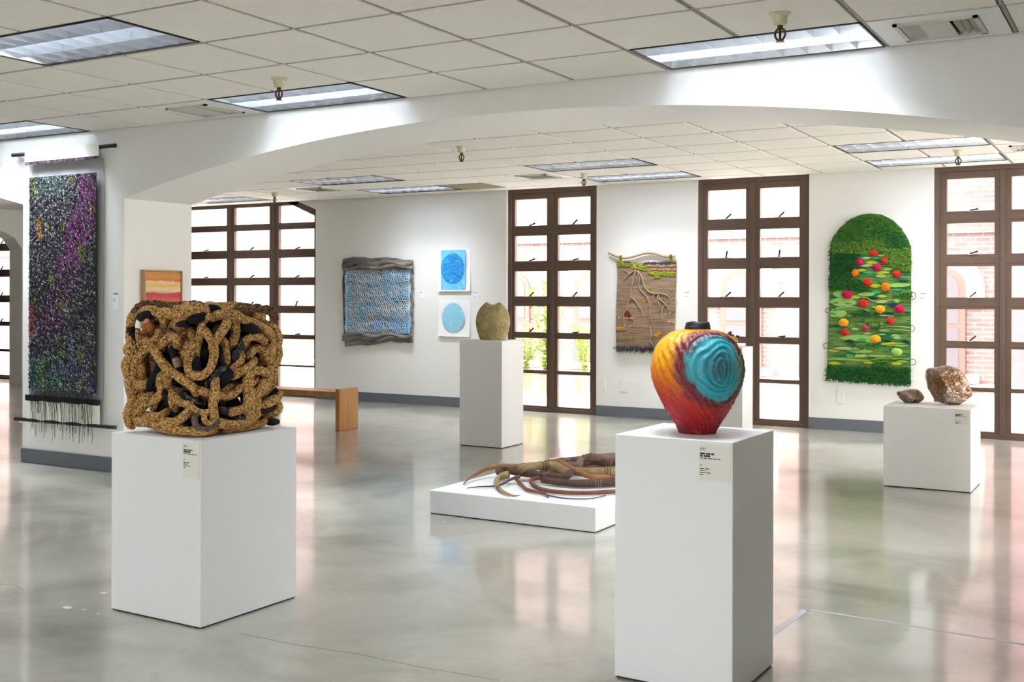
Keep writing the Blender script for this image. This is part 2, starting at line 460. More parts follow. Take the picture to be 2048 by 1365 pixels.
def vent(gx, gy, kind, label):
    cx_, cy_ = OX+(gx+.5)*T, OY+(gy+.5)*T
    e = empty('air_vent', (cx_, cy_, CEIL), label, 'air vent', 'square ceiling air vents')
    h = T/2-.014
    pan = MB()
    q = .19
    for a in ((-h, h, -h, -q), (-h, h, q, h), (-h, -q, -q, q), (q, h, -q, q)):
        pan.box(cx_+a[0], cx_+a[1], cy_+a[2], cy_+a[3], CEIL-.003, CEIL+.006)
    obj('panel', pan, M['housing'], e)
    obj('duct', MB().box(cx_-q, cx_+q, cy_-q, cy_+q, CEIL+.06, CEIL+.064), M['vent_dark'], e)
    fr_ = MB()
    for a in ((-q, q, -q, -q+.022), (-q, q, q-.022, q), (-q, -q+.022, -q, q), (q-.022, q, -q, q)):
        fr_.box(cx_+a[0], cx_+a[1], cy_+a[2], cy_+a[3], CEIL-.013, CEIL+.05)
    obj('frame', fr_, M['vent'], e)
    def blade(x0, x1, y0, y1, tilt, axis):
        bm_ = MB(); z = CEIL-.008; t = .022
        if axis == 'x': v = [(x0, y0, z), (x1, y0, z), (x1, y0+tilt, z+t), (x0, y0+tilt, z+t)]
        else: v = [(x0, y0, z), (x0, y1, z), (x0+tilt, y1, z+t), (x0+tilt, y0, z+t)]
        v2 = [(a, b_, c_+.003) for a, b_, c_ in v]
        bm_.add(v+v2, [(0, 1, 2, 3), (7, 6, 5, 4), (0, 4, 5, 1), (1, 5, 6, 2), (2, 6, 7, 3), (3, 7, 4, 0)])
        obj('blade', bm_, M['vent'], e)
    if kind == 'grille':                          # concentric looking grille: blades in two directions
        for i in range(9):
            y = cy_-q+.03+i*.038; blade(cx_-q+.02, cx_+q-.02, y, y, .02, 'x')
    else:                                         # solid middle plate with slots to either side
        obj('plate', MB().box(cx_-.075, cx_+.06, cy_-q+.022, cy_+q-.022, CEIL-.011, CEIL-.006), M['vent'], e)
        for i in range(3):
            x = cx_+.075+i*.034; blade(x, x, cy_-q+.03, cy_+q-.03, .018, 'y')
            x = cx_-.165+i*.034; blade(x, x, cy_-q+.03, cy_+q-.03, .03, 'y')
    return e
vent(-1, 3, 'slot', 'worn beige air vent beside the middle light against the arch')
vent(7, 3, 'slot', 'worn beige air vent at the top right corner')
vent(-1, 11, 'grille', 'dark slatted air vent in the ceiling left of the first two-column window')
vent(-6, 11, 'grille', 'pale air vent in the ceiling near the wide window')
vent(7, 11, 'slot', 'air vent in the ceiling at the right edge beyond the arch')

def sprinkler(gx, gy, label):
    x, y = OX+gx*T, OY+gy*T
    e = empty('sprinkler', (x, y, CEIL), label, 'sprinkler', 'ceiling sprinklers')
    z = CEIL-.004
    obj('escutcheon', MB().lathe([(.050, z), (.050, z-.006), (.034, z-.012), (.030, z-.052), (.022, z-.056)], x, y, 20), M['escutcheon'], e, smooth=False)
    zb = z-.056
    obj('nozzle', MB().lathe([(.013, zb), (.013, zb-.014), (.007, zb-.018)], x, y, 12), M['sprinkler'], e)
    for s_ in (-1, 1):
        pts = spline([(x+s_*.006, y, zb-.012), (x+s_*.022, y, zb-.028), (x+s_*.022, y, zb-.05), (x+s_*.006, y, zb-.072)], .006)
        obj('arm', MB().tube(pts, .0055, 6), M['sprinkler'], e)
    obj('bulb', MB().tube([(x, y, zb-.016), (x, y, zb-.068)], .006, 8), M['sprinkler'], e)
    obj('deflector', MB().lathe([(.004, zb-.068), (.020, zb-.074), (.020, zb-.077), (.004, zb-.077)], x, y, 14), M['sprinkler'], e)
sprinkler(1.53, 2.47, 'brown sprinkler in front of the middle bluish light by the arch')
sprinkler(6.53, 2.41, 'brown sprinkler in front of the right bluish light by the arch')
sprinkler(.43, 7.52, 'brown sprinkler just under the top of the arch')
sprinkler(.40, 11.5, 'brown sprinkler above the first two-column window')
sprinkler(6.5, 11.35, 'brown sprinkler in the ceiling at far right beyond the arch')
sprinkler(-6.73, 11.6, 'brown sprinkler above the wide window')

# ------------------------------------------------------------------ windows
YG = YB + .035                                  # face of the frames
ROWS = [(2.571, 2.249), (2.127, 1.820), (1.697, 1.391), (1.272, .958), (.884, .500), (.458, .069)]
def latch(parent, x, z, ang, y):
    b = MB().box(x-.022, x+.022, y-.012, y, z-.010, z+.004)
    la = obj('latch', b, M['steel'], parent)
    d = Vector((math.cos(ang), 0, math.sin(ang))); n_ = Vector((-d.z, 0, d.x))
    p = Vector((x, y-.02, z)); v = []
    for yy in (y-.026, y-.014):
        for a, w in ((0, .006), (.075, .009)):
            for s_ in (-1, 1):
                q = p + d*a + n_*w*s_; v.append((q.x, yy, q.z))
    f = [(0, 2, 3, 1), (4, 5, 7, 6), (0, 1, 5, 4), (2, 6, 7, 3), (0, 4, 6, 2), (1, 3, 7, 5)]
    obj('lever', MB().add(v, f), M['latch'], la)
def window(n, xa, xb, cols, rows, label, top=CEIL, chamfer=None, latches=4, angs=None):
    """cols: clear glass widths (x0, x1); rows: clear glass heights (z1, z0), top first"""
    e = empty('window_%d' % n, ((xa+xb)/2, YG, 0), label, 'window', kind='structure')
    y0, y1 = YG, YG+.075
    fr_ = MB(); t = .052
    fr_.box(xa, xa+t, y0, y1, 0, top); fr_.box(xb-t, xb, y0, y1, 0, (chamfer[1][1] if chamfer else top))
    fr_.box(xa+t, xb-t, y0, y1, 0, .045)
    if chamfer: fr_.box(xa+t, chamfer[0][0], y0, y1, top-.05, top)
    else: fr_.box(xa+t, xb-t, y0, y1, top-.05, top)
    obj('frame', fr_, M['frame'], e, bevel=.003)
    if chamfer:
        (cx0, cz0), (cx1, cz1) = chamfer
        obj('corner_brace', MB().prism([(cx0, cz0), (cx1, cz1), (cx1, cz1-.085), (cx1-.035, cz1-.085), (cx0-.22, cz0)], y0, y1), M['frame'], e)
    for i in range(len(cols)-1):
        xm = (cols[i][1]+cols[i+1][0])/2
        obj('mullion', MB().box(xm-.026, xm+.026, y0-.004, y1, .045, top-.05 if not chamfer else top), M['frame'], e, bevel=.003)
    for i in range(len(rows)-1):
        zm = (rows[i][1]+rows[i+1][0])/2; h = (rows[i][1]-rows[i+1][0])/2
        obj('transom', MB().box(xa+t, xb-t, y0+.012, y1, zm-h*.55, zm+h*.55), M['frame'], e, bevel=.002)
    for ci, (gx0, gx1) in enumerate(cols):
        xl = xa+t if ci == 0 else (cols[ci-1][1]+gx0)/2+.026
        xr = xb-t if ci == len(cols)-1 else (gx1+cols[ci+1][0])/2-.026
        for ri, (z1, z0) in enumerate(rows):
            zu = (top-.05 if ri == 0 else (rows[ri-1][1]+z1)/2 + (-(rows[ri-1][1]-z1)*.275))
            zl = (.045 if ri == len(rows)-1 else (z0+rows[ri+1][0])/2 + (z0-rows[ri+1][0])*.275)
            ys0, ys1 = y0+.014, y1-.01
            sb = MB().box(xl, gx0, ys0, ys1, zl, zu).box(gx1, xr, ys0, ys1, zl, zu).box(gx0, gx1, ys0, ys1, z1, max(zu, z1+.001)).box(gx0, gx1, ys0, ys1, min(zl, z0-.001), z0)
            if chamfer and ri == 0 and ci == len(cols)-1:
                sb = MB().box(xl, gx0, ys0, ys1, zl, zu).box(gx1, xr, ys0, ys1, zl, 2.50).box(gx0, gx1, ys0, ys1, min(zl, z0-.001), z0)
                s_ = obj('sash', sb, M['frame'], e)
                obj('pane', MB().prism([(gx0, z0), (gx1, z0), (gx1, 2.50), (gx1-.5, z1), (gx0, z1)], y0+.052, y0+.058), M['glass'], s_)
                continue
            s_ = obj('sash', sb, M['frame'], e, bevel=.002)
            obj('pane', MB().box(gx0-.002, gx1+.002, y0+.052, y0+.058, z0-.002, z1+.002), M['glass'], s_)
            if (ri < latches and not chamfer) or (chamfer and 0 < ri <= latches):
                a = (angs or {}).get((ci, ri), .7)
                latch(s_, (gx0+gx1)/2, z0+.004, a, ys0)
    return e
cw = lambda xa: [(xa+.090, xa+.532), (xa+.681, xa+1.112)]
window(1, *W1, cw(W1[0]), ROWS, 'brown window beside the oval gold vase, two columns of panes', angs={(0, 0): .3, (0, 1): .3, (1, 1): .2, (1, 3): .1})
window(2, *W2, [(W2[0]+.108, W2[0]+.544), (W2[0]+.701, W2[0]+1.132)], ROWS, 'brown window between the root hanging and the green arched hanging', angs={(0, 1): 1.35, (1, 1): 1.4, (1, 3): .1})
window(3, *W3, [(W3[0]+.117, W3[0]+.558), (W3[0]+.712, W3[0]+1.14)], ROWS, 'brown window at the right edge behind the large bronze rock', angs={(0, 0): .15, (0, 1): .3})
window(4, *W4, [(W4[0]+.108, W4[0]+.544), (W4[0]+.701, W4[0]+1.132)], ROWS, 'brown window at the far left, seen through the opening beside the dark hanging')
window(5, *W0, [(-12.39, -11.563), (-11.421, -10.755), (-10.587, -9.927)],
       [(CEIL-.03, 2.402), (2.313, 2.038), (1.921, 1.647), (1.537, 1.255), (1.152, .857), (.795, .438), (.411, .09)],
       'wide brown window with three columns and a cut corner, behind the rope cube', chamfer=CH, latches=4, angs={(0, 1): .15, (1, 1): .5, (2, 1): .2, (0, 2): .15, (1, 2): .4, (2, 2): .3, (2, 3): 1.1, (2, 4): .1})

# ------------------------------------------------------------------ courtyard beyond the windows
YX = 19.0
m = Mat('pale_red_brick', (.5, .2, .15), .85)
tc = m.n('ShaderNodeTexCoord'); sx = m.sep(tc.outputs['Object'])
cb = m.n('ShaderNodeCombineXYZ'); m.l(m.math('ADD', sx[0], 60.0), cb.inputs[0]); m.l(m.math('ADD', sx[2], 10.0), cb.inputs[1])
br = m.n('ShaderNodeTexBrick', Scale=1.0); br.inputs['Brick Width'].default_value = .22; br.inputs['Row Height'].default_value = .075
br.inputs['Mortar Size'].default_value = .009; m.l(cb.outputs[0], br.inputs['Vector'])
br.inputs['Color1'].default_value = (.185, .112, .106, 1); br.inputs['Color2'].default_value = (.145, .083, .078, 1); br.inputs['Mortar'].default_value = (.26, .21, .20, 1)
nz = m.noise(m.coord(), 1.3, 4)
m.col(m.mix(m.mrange(nz, .45, .75, 0, .3), br.outputs['Color'], (.26, .185, .17)))
M['brick'] = m.m
M['salmon'] = plain('salmon_window_paint', (.18, .07, .056), .6)
M['stucco'] = plain('white_stucco', (.78, .75, .70), .8, 0, 30, .1)
M['dusk_glass'] = plain('reflecting_pane', (.085, .075, .085), .6)
M['paving'] = plain('pale_paving', (.62, .60, .56), .8, 0, 8, .1, .1)
M['red_paint'] = plain('red_painted_panel', (.17, .08, .088), .7)
M['leaf'] = plain('yellow_green_leaf', (.22, .30, .05), .5, 0, 0, 0, .3)
M['clay'] = plain('clay_pot', (.42, .20, .13), .7)
M['bucket'] = plain('green_plastic', (.04, .42, .24), .4)
S('floor_courtyard', MB().box(-40, 14, YO, 26, -.30, -.08), M['paving'], label='pale courtyard paving outside the windows', cat='ground')
ARW = [(-11.0, .95), (-9.15, .80), (-6.29, .74), (-3.05, .86)]        # arched windows: centre, width
def arch_poly(cx_, w, zs, rise, z0, n=12):
    pts = [(cx_-w/2, z0)]
    for i in range(n+1):
        a = math.pi*(1-i/n); pts.append((cx_+w/2*math.cos(a), zs+rise*math.sin(a)))
    return pts + [(cx_+w/2, z0)]
fe = empty('brick_building', (-12, YX, -.1), 'red brick building with arched windows across the courtyard', 'building')
obj('wall', MB().box(-34, -1.9, YX, YX+.6, -.1, 7.5), M['brick'], fe)
obj('cornice', MB().box(-34, -1.9, YX-.09, YX, 2.42, 2.50), M['brick'], fe)
obj('cornice', MB().box(-34, -1.9, YX-.16, YX, 3.72, 3.86), M['brick'], fe)
obj('plinth_course', MB().box(-34, -1.9, YX-.22, YX, -.1, .02), M['stucco'], fe)
obj('plinth_course', MB().box(-34, -1.9, YX-.5, YX, -.1, -.04), M['brick'], fe)
for x in (-13.9, -7.75, -4.6): obj('pilaster', MB().box(x-.14, x+.14, YX-.1, YX, .02, 3.72), M['brick'], fe)
for i, (cx_, w) in enumerate(ARW):
    aw = obj('arched_window', MB().prism(arch_poly(cx_, w+.55, 1.60, .50, 1.22), YX-.05, YX), M['stucco'] if i else M['brick'], fe)
    obj('window_frame', MB().prism(arch_poly(cx_, w, 1.58, .32, .18), YX-.085, YX-.05), M['salmon'], aw)
    obj('pane', MB().prism(arch_poly(cx_, w-.2, 1.56, .24, .98), YX-.095, YX-.085), M['dusk_glass'], aw)
    obj('pane', MB().box(cx_-w/2+.1, cx_+w/2-.1, YX-.095, YX-.085, .28, .90), M['dusk_glass'], aw)
    obj('sill', MB().box(cx_-w/2-.2, cx_+w/2+.2, YX-.3, YX, .04, .16), M['stucco'], aw)
re_ = empty('red_annex', (1.5, 17.2, -.1), 'red painted annex wall outside the right window', 'building')
obj('wall', MB().box(-1.86, 8, 17.2, 17.6, -.1, 6), M['red_paint'], re_)
for x0 in (-1.5, -.3, .9): obj('panel', MB().box(x0, x0+.95, 17.16, 17.2, .35, 2.05), M['red_paint'], re_)
obj('step', MB().box(-1.86, 8, 16.6, 17.2, -.1, .12), M['stucco'], re_)
# potted plants and a bucket
def plant(x, y, z0, h, n, spread, label, pot=True):
    e = empty('potted_plant', (x, y, z0), label, 'plant', 'courtyard plants')
    if pot:
        obj('pot', MB().lathe([(.11, z0), (.15, z0+.24), (.165, z0+.24), (.165, z0+.27), (.14, z0+.27), (.13, z0+.2)], x, y, 16), M['clay'], e)
    zb = z0 + (.2 if pot else 0)
    st = MB(); lf = MB()
    for i in range(n):
        a = U(0, 6.28); r = spread*U(.2, 1); hh = h*U(.55, 1)
        pts = spline([(x, y, zb), (x+.4*r*math.cos(a), y+.4*r*math.sin(a), zb+hh*.5), (x+r*math.cos(a), y+r*math.sin(a), zb+hh)], .08)
        st.tube(pts, .006, 4)
        for k in range(2, len(pts)):
            for s_ in range(3):
                p = Vector(pts[k]); d = Vector((U(-1, 1), U(-1, 1), U(-.3, .6))).normalized(); L = U(.06, .13); sd = d.cross(Vector((0, 0, 1))).normalized()*L*.28
                q = p+d*L*.5; lf.add([p, q+sd, p+d*L, q-sd+Vector((0, 0, .01))], [(0, 1, 2), (0, 2, 3)])
    obj('stem', st, M['leaf'], e); obj('foliage', lf, M['leaf'], e, kind='stuff')
plant(-8.15, 15.2, -.08, 1.5, 16, .45, 'leafy yellow-green plant outside the window beside the gold vase')
plant(-8.75, 15.6, -.08, .85, 18, .5, 'low grassy plant outside, left of the taller leafy one')
plant(-7.6, 15.4, -.08, .8, 10, .3, 'small leafy plant outside near the bottom window panes')
e = empty('green_bucket', (-8.42, 14.6, -.08), 'bright green plastic bucket outside behind the gold vase pedestal', 'bucket')
obj('body', MB().lathe([(.10, -.08), (.13, .2), (.138, .2), (.138, .215), (.122, .215), (.1, -.05)], -8.42, 14.6, 20), M['bucket'], e)
obj('lid', MB().lathe([(.14, .215), (.14, .24), (.05, .26), (.05, .42), (.03, .43)], -8.42, 14.6, 20), M['bucket'], e)

# ------------------------------------------------------------------ pedestals
def pedestal(fx, fy, rot, w, d, h, label, gap=.006):
    """fx, fy: the near right corner; w to the left, d to the back"""
    e1 = Vector((-math.cos(rot), -math.sin(rot), 0)); e2 = Vector((-math.sin(rot), math.cos(rot), 0))
    f0 = Vector((fx, fy, 0)); c_ = f0 + e1*w/2 + e2*d/2
    e = empty('pedestal', c_, label, 'pedestal', 'white display pedestals')
    def bx(ww, dd, z0, z1):
        v = []
        for z in (z0, z1):
            for a, b_ in ((1, -1), (-1, -1), (-1, 1), (1, 1)): v.append(c_ + e1*a*ww/2 + e2*b_*dd/2 + Vector((0, 0, z)))
        return MB().add(v, [(0, 3, 2, 1), (4, 5, 6, 7), (0, 1, 5, 4), (1, 2, 6, 5), (2, 3, 7, 6), (3, 0, 4, 7)])
    obj('body', bx(w, d, gap, h), M['pedestal'], e, bevel=.003)
    obj('shadow_foot', bx(w-.012, d-.012, 0, gap), M['ink'], e)  # inset base coloured black for the shadow line along the floor
    return e, f0, e1, e2
pedL, pL, l1, l2 = pedestal(-3.430, 3.371, -.026, .556, .578, .783, 'white pedestal carrying the rope cube')
pedR, pR, r1, r2 = pedestal(-1.256, 3.698, -.026, .448, .435, .885, 'tall white pedestal carrying the multicoloured vase')
pedM, pM, m1, m2 = pedestal(-5.166, 8.780, 0, .457, .402, .981, 'white pedestal carrying the flat gold vase')
pedP, pP, q1, q2 = pedestal(-2.841, 5.912, 0, 1.168, 1.749, .150, 'low white plinth under the coiled root sculpture')
pedK, pK, k1, k2 = pedestal(-1.135, 8.482, 0, .601, .500, .592, 'short wide white pedestal carrying two bronze rocks')
pedH, pH, h1, h2 = pedestal(-2.93, 8.86, 0, .42, .27, .975, 'white pedestal half hidden behind the multicoloured vase')

def label_card(name, o, ex, ez, w, h, nrm, lines, label):
    """card on a surface: o top left corner, ex across, nrm outwards; lines (x, y, width, height, grey)"""
    o = Vector(o); ex = Vector(ex); ez = Vector((0, 0, -1)); nrm = Vector(nrm)
    def quadbox(x, y, ww, hh, n0, n1):
        v = []
        for n_ in (n0, n1):
            for a, b_ in ((0, 0), (ww, 0), (ww, hh), (0, hh)): v.append(o + ex*(x+a) + ez*(y+b_) + nrm*n_)
        return v, [(0, 1, 2, 3), (7, 6, 5, 4), (0, 4, 5, 1), (1, 5, 6, 2), (2, 6, 7, 3), (3, 7, 4, 0)]
    e = empty('wall_label' if name == 'wall' else 'pedestal_label', o, label, 'label', 'small exhibit labels')
    obj('card', MB().add(*quadbox(0, 0, w, h, .0, .0016)), M['card'] if name != 'wall' else M['paper'], e)
    for x, y, ww, hh, g in lines:
        bk = MB(); xx = x
        while xx < x+ww-1e-4:                    # words
            l_ = min(U(.010, .024), x+ww-xx); bk.add(*quadbox(xx, y, l_, hh, .0016, .0019)); xx += l_ + .003
        obj('text_line', bk, M['ink_grey'] if g else M['ink'], e)
    return e
LN = [(.006, .012, .022, .010, 1), (.006, .030, .052, .0065, 0), (.006, .038, .040, .0065, 0), (.006, .048, .078, .003, 0), (.006, .072, .008, .003, 0), (.006, .084, .036, .0035, 0), (.006, .091, .022, .003, 0), (.006, .098, .040, .003, 0), (.006, .105, .012, .003, 0)]
label_card('ped', pL + l1*.106 + Vector((0, 0, .772)) - l2*.0005, -l1, 0, .098, .150, -l2, LN, 'printed label at the top corner of the rope cube pedestal')
label_card('ped', pR + r1*.125 + Vector((0, 0, .873)) - r2*.0005, -r1, 0, .118, .128, -r2, LN, 'printed label at the top corner of the multicoloured vase pedestal')
label_card('ped', pK + k1*.110 + Vector((0, 0, .588)) - k2*.0005, -k1, 0, .098, .105, -k2, [l_ for l_ in LN if l_[1] < .1 and not l_[4]], 'printed label on the pedestal of the bronze rocks')
WL = [(.012, .014, .055, .006, 0), (.012, .060, .030, .004, 0)]
def wall_label(x, z, w, h, label): return label_card('wall', (x, YB-.0005, z), (1, 0, 0), 0, w, h, (0, -1, 0), [(min(a, w*.15), b_, min(c_, w*.65), d_, g) for a, b_, c_, d_, g in WL if b_ < h], label)
wall_label(-8.19, 1.455, .10, .085, 'small white label right of the blue net hanging')
wall_label(-7.37, 1.452, .085, .07, 'small white label right of the upper blue print')
wall_label(-4.585, 1.455, .10, .085, 'small white label right of the root hanging')
wall_label(-2.07, 1.445, .08, .065, 'small white label right of the green arched hanging')
label_card('wall', (-7.085, YW-.0005, 1.415), (1, 0, 0), 0, .075, .14, (0, -1, 0), [(.010, .010, .052, .010, 0), (.010, .058, .024, .005, 0), (.010, .07, .014, .005, 0)], 'small white label on the pier right of the dark hanging')
label_card('wall', (XP1+.0005, 6.60, 1.36), (0, 1, 0), 0, .09, .06, (1, 0, 0), [(.010, .014, .06, .006, 0)], 'small white label right of the orange painting')
def cover_plate(x0, x1, z0, z1, label):
    e = empty('cover_plate', ((x0+x1)/2, YB, z0), label, 'cover plate', 'blank white wall plates')
    obj('plate', MB().box(x0, x1, YB-.007, YB, z0, z1), M['plate'], e, bevel=.002)
    for z in (z0+.02, z1-.02): obj('screw', MB().tube([((x0+x1)/2, YB-.009, z), ((x0+x1)/2, YB-.006, z)], .004, 8), M['steel'], e)
cover_plate(-3.125, -3.055, .283, .402, 'blank white wall plate near the window, below the green hanging')
cover_plate(-2.885, -2.805, .288, .415, 'blank white wall plate nearer the rocks, below the green hanging')
cover_plate(-5.615, -5.543, .296, .415, 'blank white wall plate near the window, below the root hanging')
cover_plate(-5.365, -5.265, .296, .413, 'blank white wall plate below the middle of the root hanging')

# floor markings
def strip(name, pts, w, mat, z=.0008, parent=None):
    b = MB(); P_ = [Vector((x, y, 0)) for x, y in pts]
    for a, c_ in zip(P_[:-1], P_[1:]):
        d = (c_-a).normalized(); n_ = Vector((-d.y, d.x, 0))*w/2
        v = [a-n_, c_-n_, c_+n_, a+n_]
        b.add([(q.x, q.y, 0.0) for q in v]+[(q.x, q.y, z) for q in v], [(0, 3, 2, 1), (4, 5, 6, 7), (0, 1, 5, 4), (1, 2, 6, 5), (2, 3, 7, 6), (3, 0, 4, 7)])
    return obj(name, b, mat, parent)
strip('floor_patch_edge', [[-1.366,4.488],[-1.342,4.943]], .030, M['tape'], parent=fl)
strip('floor_patch_edge', [[-1.342,4.943],[-1.022,4.936],[-0.455,4.886],[-0.272,4.87]], .020, M['tape'], parent=fl)
strip('floor_crack', [[-3.25,3.413],[-2.959,3.415],[-2.661,3.447],[-2.4,3.444],[-2.046,3.468]], .004, M['crack'], .0004, parent=fl)
strip('floor_crack', [[-4.789,3.411],[-4.72,3.441],[-4.617,3.406]], .003, M['crack'], .0004, parent=fl)

M['spot'] = plain('paint_spot', (.50, .49, .45), .5)
for sx_, sy_, sr in [[-4.179,3.31,0.015750000000000004],[-4.088,3.327,0.0081],[-3.986,3.315,0.00675],[-4.238,3.558,0.0135],[-3.788,5.747,0.009000000000000001],[-3.743,5.882,0.00675],[-1.693,7.007,0.0054],[-3.194,4.062,0.0054],[-5.471,4.508,0.0045000000000000005]]:
    n_ = 14; v = [(sx_+sr*(1+.35*noise.noise(Vector((k*.7, sx_*9, 0))))*math.cos(6.283*k/n_)*1.5, sy_+sr*(1+.35*noise.noise(Vector((k*.7, sy_*9, 3))))*math.sin(6.283*k/n_)) for k in range(n_)]
    obj('paint_spot', MB().add([(a, b_, 0) for a, b_ in v]+[(a, b_, .0006) for a, b_ in v], [tuple(range(n_-1, -1, -1)), tuple(range(n_, 2*n_))]+[(k, (k+1) % n_, (k+1) % n_+n_, k+n_) for k in range(n_)]), M['spot'], fl)
# ------------------------------------------------------------------ wooden bench
m = Mat('oiled_oak', (.4, .2, .08), .35); c = m.coord((1.5, 1.5, 14)); c2 = m.coord((14, 2, 2))
g = m.noise(m.coord((3, 3, .4)), 6, 5, .6, .8)
m.col(m.ramp(g, [(.3, (.33, .135, .035)), (.5, (.45, .205, .06)), (.72, (.54, .27, .09))])); m.bump(g, .1, .003)
M['oak'] = m.m
be = empty('bench', (-8.2, 9.228, 0), 'low orange-brown wooden bench with slab ends behind the rope cube', 'bench')
obj('seat', MB().box(-9.06, -7.328, 9.078, 9.378, .347, .398), M['oak'], be, bevel=.004)
obj('end_board', MB().box(-7.328, -7.273, 9.072, 9.384, 0, .428), M['oak'], be, bevel=.004)
obj('end_board', MB().box(-9.115, -9.06, 9.072, 9.384, 0, .428), M['oak'], be, bevel=.004)

# ------------------------------------------------------------------ rope cube
def rope_mat(name, c0, c1, c2, scale=150, bs=.9):
    m = Mat(name, c1, .8); c = m.coord()
    v1 = m.vor(c, scale); v2 = m.n('ShaderNodeTexVoronoi', Scale=scale); m.l(c, v2.inputs['Vector'])
    sp = m.sep(v2.outputs['Color'])
    t = m.ramp(sp[0], [(.0, c0), (.28, c1), (.75, c2)])
    m.col(m.mix(m.mrange(v1, .25, .65, 0, .65), t, tuple(q*.25 for q in c0)))
    m.bump(m.math('MULTIPLY', v1, -1), bs, .006)
    m.b.inputs['Specular IOR Level'].default_value = .2
    return m.m
M['rope_tan'] = rope_mat('crocheted_tan_cord', (.26, .105, .026), (.74, .40, .125), (.88, .54, .20), 125)
M['rope_mid'] = rope_mat('crocheted_brown_cord', (.06, .028, .015), (.20, .10, .045), (.36, .20, .09), 135)
M['rope_grey'] = rope_mat('crocheted_grey_cord', (.10, .075, .06), (.22, .16, .12), (.34, .26, .18), 190)
M['rope_black'] = rope_mat('black_wrapped_cord', (.006, .006, .008), (.014, .014, .018), (.028, .028, .034), 300, .4)
m = Mat('black_braid', (.006, .006, .008), .3); M['braid'] = m.m
M['rope_orange'] = rope_mat('orange_wrapped_cord', (.4, .10, .02), (.75, .25, .05), (.8, .32, .08), 200)
M['rope_cuff'] = rope_mat('beige_cuff', (.3, .2, .12), (.45, .34, .22), (.55, .42, .28), 250, .4)
